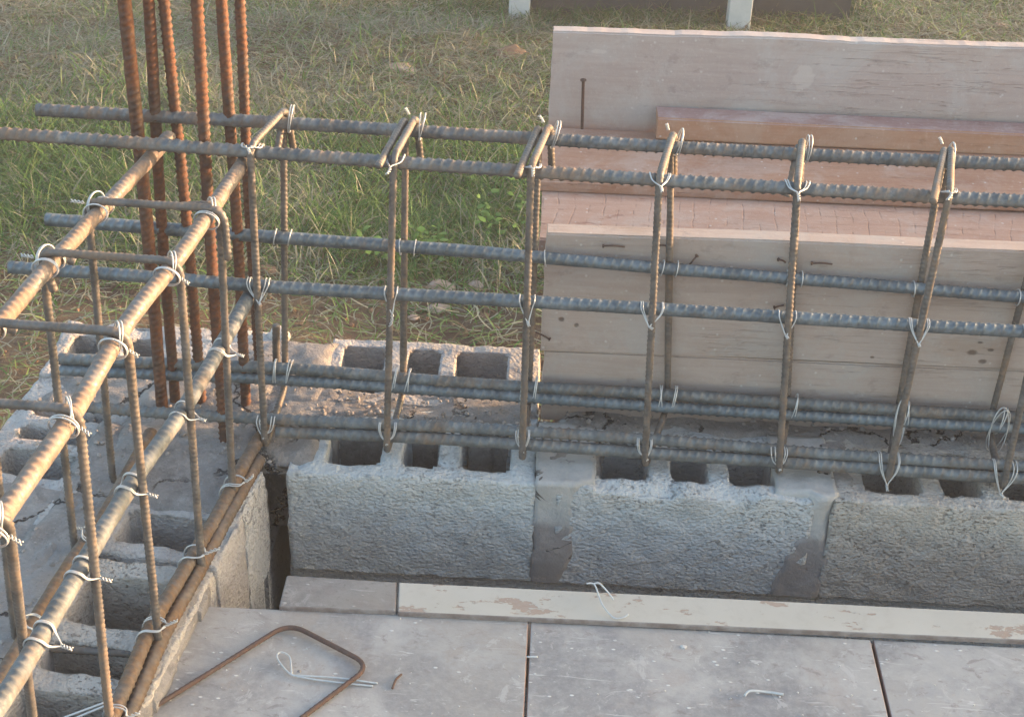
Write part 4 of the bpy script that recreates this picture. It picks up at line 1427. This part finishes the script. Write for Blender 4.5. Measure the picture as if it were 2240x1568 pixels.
PM = [panel_mat('grey_panel_a', 1.0, (0.32, 0.28, 0.25)), panel_mat('grey_panel_b', 2.3, (0.36, 0.32, 0.295)), panel_mat('grey_panel_c', 3.9, (0.35, 0.345, 0.35))]
yk = -0.287
poly_panel('deck_panel', [(-0.078, yk - 0.008), (0.4005, yk), (0.3985, deck_front), (-0.185, deck_front)], DZ, 0.05, [PM[0], M['panel_edge']], 'grey concrete stained deck panel on the left, under the loose rusty stirrup', 'panel', 1, 0.0022)
poly_panel('deck_panel', [(0.4035, yk), (0.8905, yk + 0.001), (0.888, deck_front), (0.402, deck_front)], DZ - 0.001, 0.05, [PM[1], M['panel_edge']], 'grey brown middle deck panel with a short white wire on it', 'panel', 2, 0.0022)
poly_panel('deck_panel', [(0.8945, yk + 0.002), (1.39, yk + 0.004), (1.39, deck_front), (0.893, deck_front)], DZ - 0.002, 0.05, [PM[2], M['panel_edge']], 'smooth bluish grey deck panel at the right end of the deck', 'panel', 3, 0.0022)
M['strip_grey'] = panel_mat('grey_board', 6.2, (0.30, 0.26, 0.26), 0.72)
M['strip_cream'] = painted_strip_mat()
M['strip_edge'] = plain_mat('grimy_board_edge', (0.19, 0.15, 0.135), (0.31, 0.275, 0.255), 0.85, 30)
zs_ = -0.0215
a, b, c, d = AZ(627, 1257, zs_), AZ(868, 1272, zs_), AZ(866, 1335, zs_), AZ(610, 1325, zs_)
poly_panel('edge_board', [a[:2], b[:2], c[:2], d[:2]], zs_, 0.008, [M['strip_grey'], M['strip_edge']], 'short grey board along the deck edge next to the cream strip', 'board', 4, 0.0025)
a, b = AZ(872, 1273, zs_), AZ(2240, 1341, zs_)
c, d = AZ(2240, 1400, zs_), AZ(870, 1338, zs_)
ex = (1.5 - b[0]) / (b[0] - a[0])
b2, c2 = b + (b - a) * ex, c + (c - d) * ex
poly_panel('edge_board', [a[:2], b2[:2], c2[:2], d[:2]], zs_ + 0.0008, 0.0085, [M['strip_cream'], M['strip_edge']], 'long cream painted strip with peeling brown patches along the deck edge', 'board', 5, 0.0025)
# bearer under the deck edge
m = MB(); box(m, -0.06, 1.5, -0.30, -0.235, -0.15, -0.083, 0, 0.003)
o = m.build('timber_bearer', M['w_near2'], None, False, loc=(0.7, -0.27, -0.15))
tag(o, 'timber bearer carrying the deck panels under their back edge', 'timber')

# ---------------------------------------------------------------- loose things on the deck
sr = 0.0035
zt_ = DZ + sr + 0.0005
P = [AZ(262, 1590, zt_), AZ(470, 1462, zt_), AZ(600, 1386, zt_ + 0.004), AZ(660, 1375, zt_ + 0.006), AZ(792, 1440, zt_ + 0.004), AZ(780, 1484, zt_ + 0.002), AZ(700, 1540, zt_), AZ(600, 1615, zt_)]
path = fillet([AZ(240, 1606, zt_), AZ(632, 1362, zt_ + 0.004), AZ(812, 1455, zt_ + 0.003), AZ(590, 1622, zt_)], 0.03, 10)
m = MB(); m.add(*sweep(path, sr, 12, 0.002, (0.0085, 0.0006, 0.7, 1.5)))
o = m.build('loose_stirrup', M['nail'], loc=(0.1, -0.4, DZ)); tag(o, 'loose rusty bent stirrup lying on the left deck panel', 'rebar')


def loose(name, strands, label, cat='wire', z=DZ, r=0.0013, mat='wire'):
    m = MB()
    c = None
    for s in strands:
        Q = [AZ(q[0], q[1], z + r + (q[2] if len(q) > 2 else 0.0005)) for q in s]
        if c is None: c = Q[0]
        m.add(*sweep(catmull(Q, 8), r, 7, 0.0018))
    o = m.build(name, M[mat], loc=c)
    return tag(o, label, cat, 'loose wire and bits on the deck')


loose('tie_wire', [[(826, 1494), (740, 1482, 0.003), (660, 1477, 0.004), (636, 1474, 0.003), (612, 1448, 0.006), (606, 1432, 0.008), (617, 1426, 0.008), (634, 1437, 0.007), (638, 1468, 0.004), (642, 1476, 0.003), (700, 1487, 0.003), (816, 1500)]],
      'doubled tie wire with a loop at one end, inside the loose stirrup')
loose('tie_wire', [[(1629, 1522), (1633, 1515, 0.003), (1644, 1510, 0.004), (1680, 1513), (1714, 1518)]], 'short white bent wire lying alone on the middle deck panel', r=0.0019)
loose('tie_wire', [[(1375, 1343, 0.004), (1362, 1350, 0.002), (1342, 1350, 0.002), (1318, 1322, 0.008), (1304, 1285, 0.016), (1296, 1275, 0.018), (1283, 1276, 0.018)], [(1298, 1276, 0.018), (1312, 1276, 0.018), (1334, 1300, 0.008), (1342, 1312, 0.003)]],
      'bent tie wire sticking up over the cream strip', z=zs_ + 0.001)
loose('tie_wire', [[(728, 1517), (690, 1548), (650, 1584)]], 'straight white wire along the near side of the loose stirrup')
loose('rust_flake', [[(878, 1474), (866, 1486, 0.002), (858, 1505)]], 'small curved rusty scrap on the left deck panel', 'scrap', mat='nail', r=0.0016)
loose('nail', [[(1152, 1436, 0.003), (1176, 1436, 0.003)]], 'tiny pale nail across the joint of two deck panels', 'nail', r=0.0014)
m = MB()
for s in ([(110, 1580), (228, 1536)], [(116, 1590), (232, 1542)]):
    m.add(*sweep(np.array([AZ(q[0], q[1], 0.03 if i else 0.01) for i, q in enumerate(s)]), 0.0015, 7, 0.004))
o = m.build('tie_wire', M['wire'], loc=AZ(110, 1580, 0.01)); tag(o, 'pair of bluish wires lying over the open cores of the left wall', 'wire')
for (px, py, w, h, k, lab, z, sd) in ((370, 1530, 9, 8, 'white', 'tiny white crumb at the left edge of the deck by the loose stirrup', DZ, 31), (655, 1467, 10, 7, 'grey', 'tiny grey crumb beside the loop of the doubled wire', DZ, 32),
                              (545, 1016, 10, 14, 'white', 'small white crumb of mortar at the inner edge of the left wall', 0.0, 33),
                              (610, 738, 44, 50, 'white', 'pale broken lump of concrete on the pier behind the end stirrup', 0.0, 34),
                              (1495, 1414, 14, 7, 'white', 'white crumb near the back of the middle deck panel', DZ, 35)):
    stone(px, py, w, h, k, lab, z=z, seed=sd)

# ---------------------------------------------------------------- crumbs of mortar and grit
import bmesh as _bm
_b = _bm.new()
_bm.ops.create_icosphere(_b, subdivisions=1, radius=1.0)
IV = np.array([v.co[:] for v in _b.verts]); IF = [[v.index for v in f.verts] for f in _b.faces]
_b.free()
RC = np.random.default_rng(77)


def crumbs(name, spots, mat, label):
    m = MB()
    for (x, y, z, r) in spots:
        V = IV * (1 + RC.uniform(-0.35, 0.35, (len(IV), 1))) * r * np.array([1, RC.uniform(0.6, 1.1), RC.uniform(0.45, 0.8)])
        a = RC.uniform(0, 6.3)
        V = V @ np.array([[math.cos(a), math.sin(a), 0], [-math.sin(a), math.cos(a), 0], [0, 0, 1]])
        m.add(V + V3(x, y, z + r * 0.25), IF)
    o = m.build(name, mat, None, False)
    return tag(o, label, 'crumbs', kind='stuff')


sp = []
for _ in range(420):
    k = RC.uniform()
    if k < 0.4: sp.append((RC.uniform(-0.44, 0.0), RC.uniform(0.0, 0.30), 0.006, RC.uniform(0.0015, 0.0055)))
    elif k < 0.65: sp.append((RC.uniform(0.0, 0.40), RC.uniform(0.155, 0.23), 0.004, RC.uniform(0.0015, 0.005)))
    elif k < 0.8: sp.append((RC.uniform(0.4, 1.6), RC.uniform(0.16, 0.198), 0.008, RC.uniform(0.002, 0.006)))
    else:
        y = RC.uniform(-0.9, 0.0)
        sp.append((RC.uniform(-0.30, -0.19) - 0.03 + 0.114 * y, y, 0.004, RC.uniform(0.0015, 0.005)))
crumbs('mortar_crumbs', sp, SM['grey'], 'grey mortar crumbs scattered over the wall tops')
sp = [(RC.uniform(-0.05, 1.25), RC.uniform(-0.62, -0.29), DZ, RC.uniform(0.0006, 0.0019)) for _ in range(150)]
crumbs('deck_grit', sp, SM['white'], 'pale grit scattered over the deck panels')
sp = []
for _ in range(900):
    x, y = RC.uniform(-1.4, 0.8), RC.uniform(1.7, 2.9)
    sp.append((x, y, float(ground_h(np.array([x]), np.array([y]))[0]), RC.uniform(0.003, 0.014) * RC.uniform(0.5, 1)))
crumbs('soil_clods', sp, SM['brown'], 'brown clods and grit on the bare earth behind the wall')

# ================================================================ HAZE
hz = bpy.data.materials.new('dark_lifting_haze')  # volume added to lift the dark tones as lens veil would
hz.use_nodes = True
ht = hz.node_tree
ht.nodes.remove(ht.nodes['Principled BSDF'])
pv = ht.nodes.new('ShaderNodeVolumePrincipled')
pv.inputs['Color'].default_value = (0.90, 0.93, 0.98, 1)
pv.inputs['Density'].default_value = 0.0078
pv.inputs['Anisotropy'].default_value = 0.0
ht.links.new(pv.outputs[0], ht.nodes['Material Output'].inputs['Volume'])
m = MB()
box(m, -100, 100, -100, 110, GZ - 1.3, 1.75)
o = m.build('haze', hz, None, False, loc=(0, 0, GZ - 1.3))
o['kind'] = 'stuff'
o['label'] = 'thin pale haze added over the whole building site to lift its dark tones'
o['category'] = 'haze'

# ================================================================ LIGHT, SKY, CAMERA
EL, AZI = math.radians(7.0), math.radians(17.0)
sd = Vector((math.cos(EL) * math.cos(AZI), math.cos(EL) * math.sin(AZI), math.sin(EL)))
sl = bpy.data.lights.new('sun', 'SUN')
sl.energy = 2.0
sl.angle = math.radians(0.6)
sl.color = (1.0, 0.60, 0.33)
so = bpy.data.objects.new('sun', sl)
so.rotation_euler = sd.to_track_quat('Z', 'Y').to_euler()
COL.objects.link(so)
w = bpy.data.worlds.new('World')
scene.world = w
w.use_nodes = True
nt = w.node_tree
sky = nt.nodes.new('ShaderNodeTexSky')
sky.sky_type = 'NISHITA'
sky.sun_disc = False
sky.sun_elevation = EL
sky.sun_rotation = math.radians(90) - AZI
sky.air_density = 1.0
sky.dust_density = 4.0
nt.links.new(sky.outputs[0], nt.nodes['Background'].inputs['Color'])
nt.nodes['Background'].inputs['Strength'].default_value = 0.15

cd = bpy.data.cameras.new('camera')
cd.sensor_width = 36.0
cd.lens = FOC / PW * 36.0
cd.clip_start = 0.05
cd.clip_end = 500
co = bpy.data.objects.new('camera', cd)
mw = Matrix(((RT[0], UP[0], -FW[0], CAM[0]), (RT[1], UP[1], -FW[1], CAM[1]), (RT[2], UP[2], -FW[2], CAM[2]), (0, 0, 0, 1)))
co.matrix_world = mw
COL.objects.link(co)
scene.camera = co
vs = scene.view_settings
vs.view_transform = 'Standard'
vs.look = 'None'
vs.gamma = 1.0
vs.use_curve_mapping = False
vs.exposure = 2.66
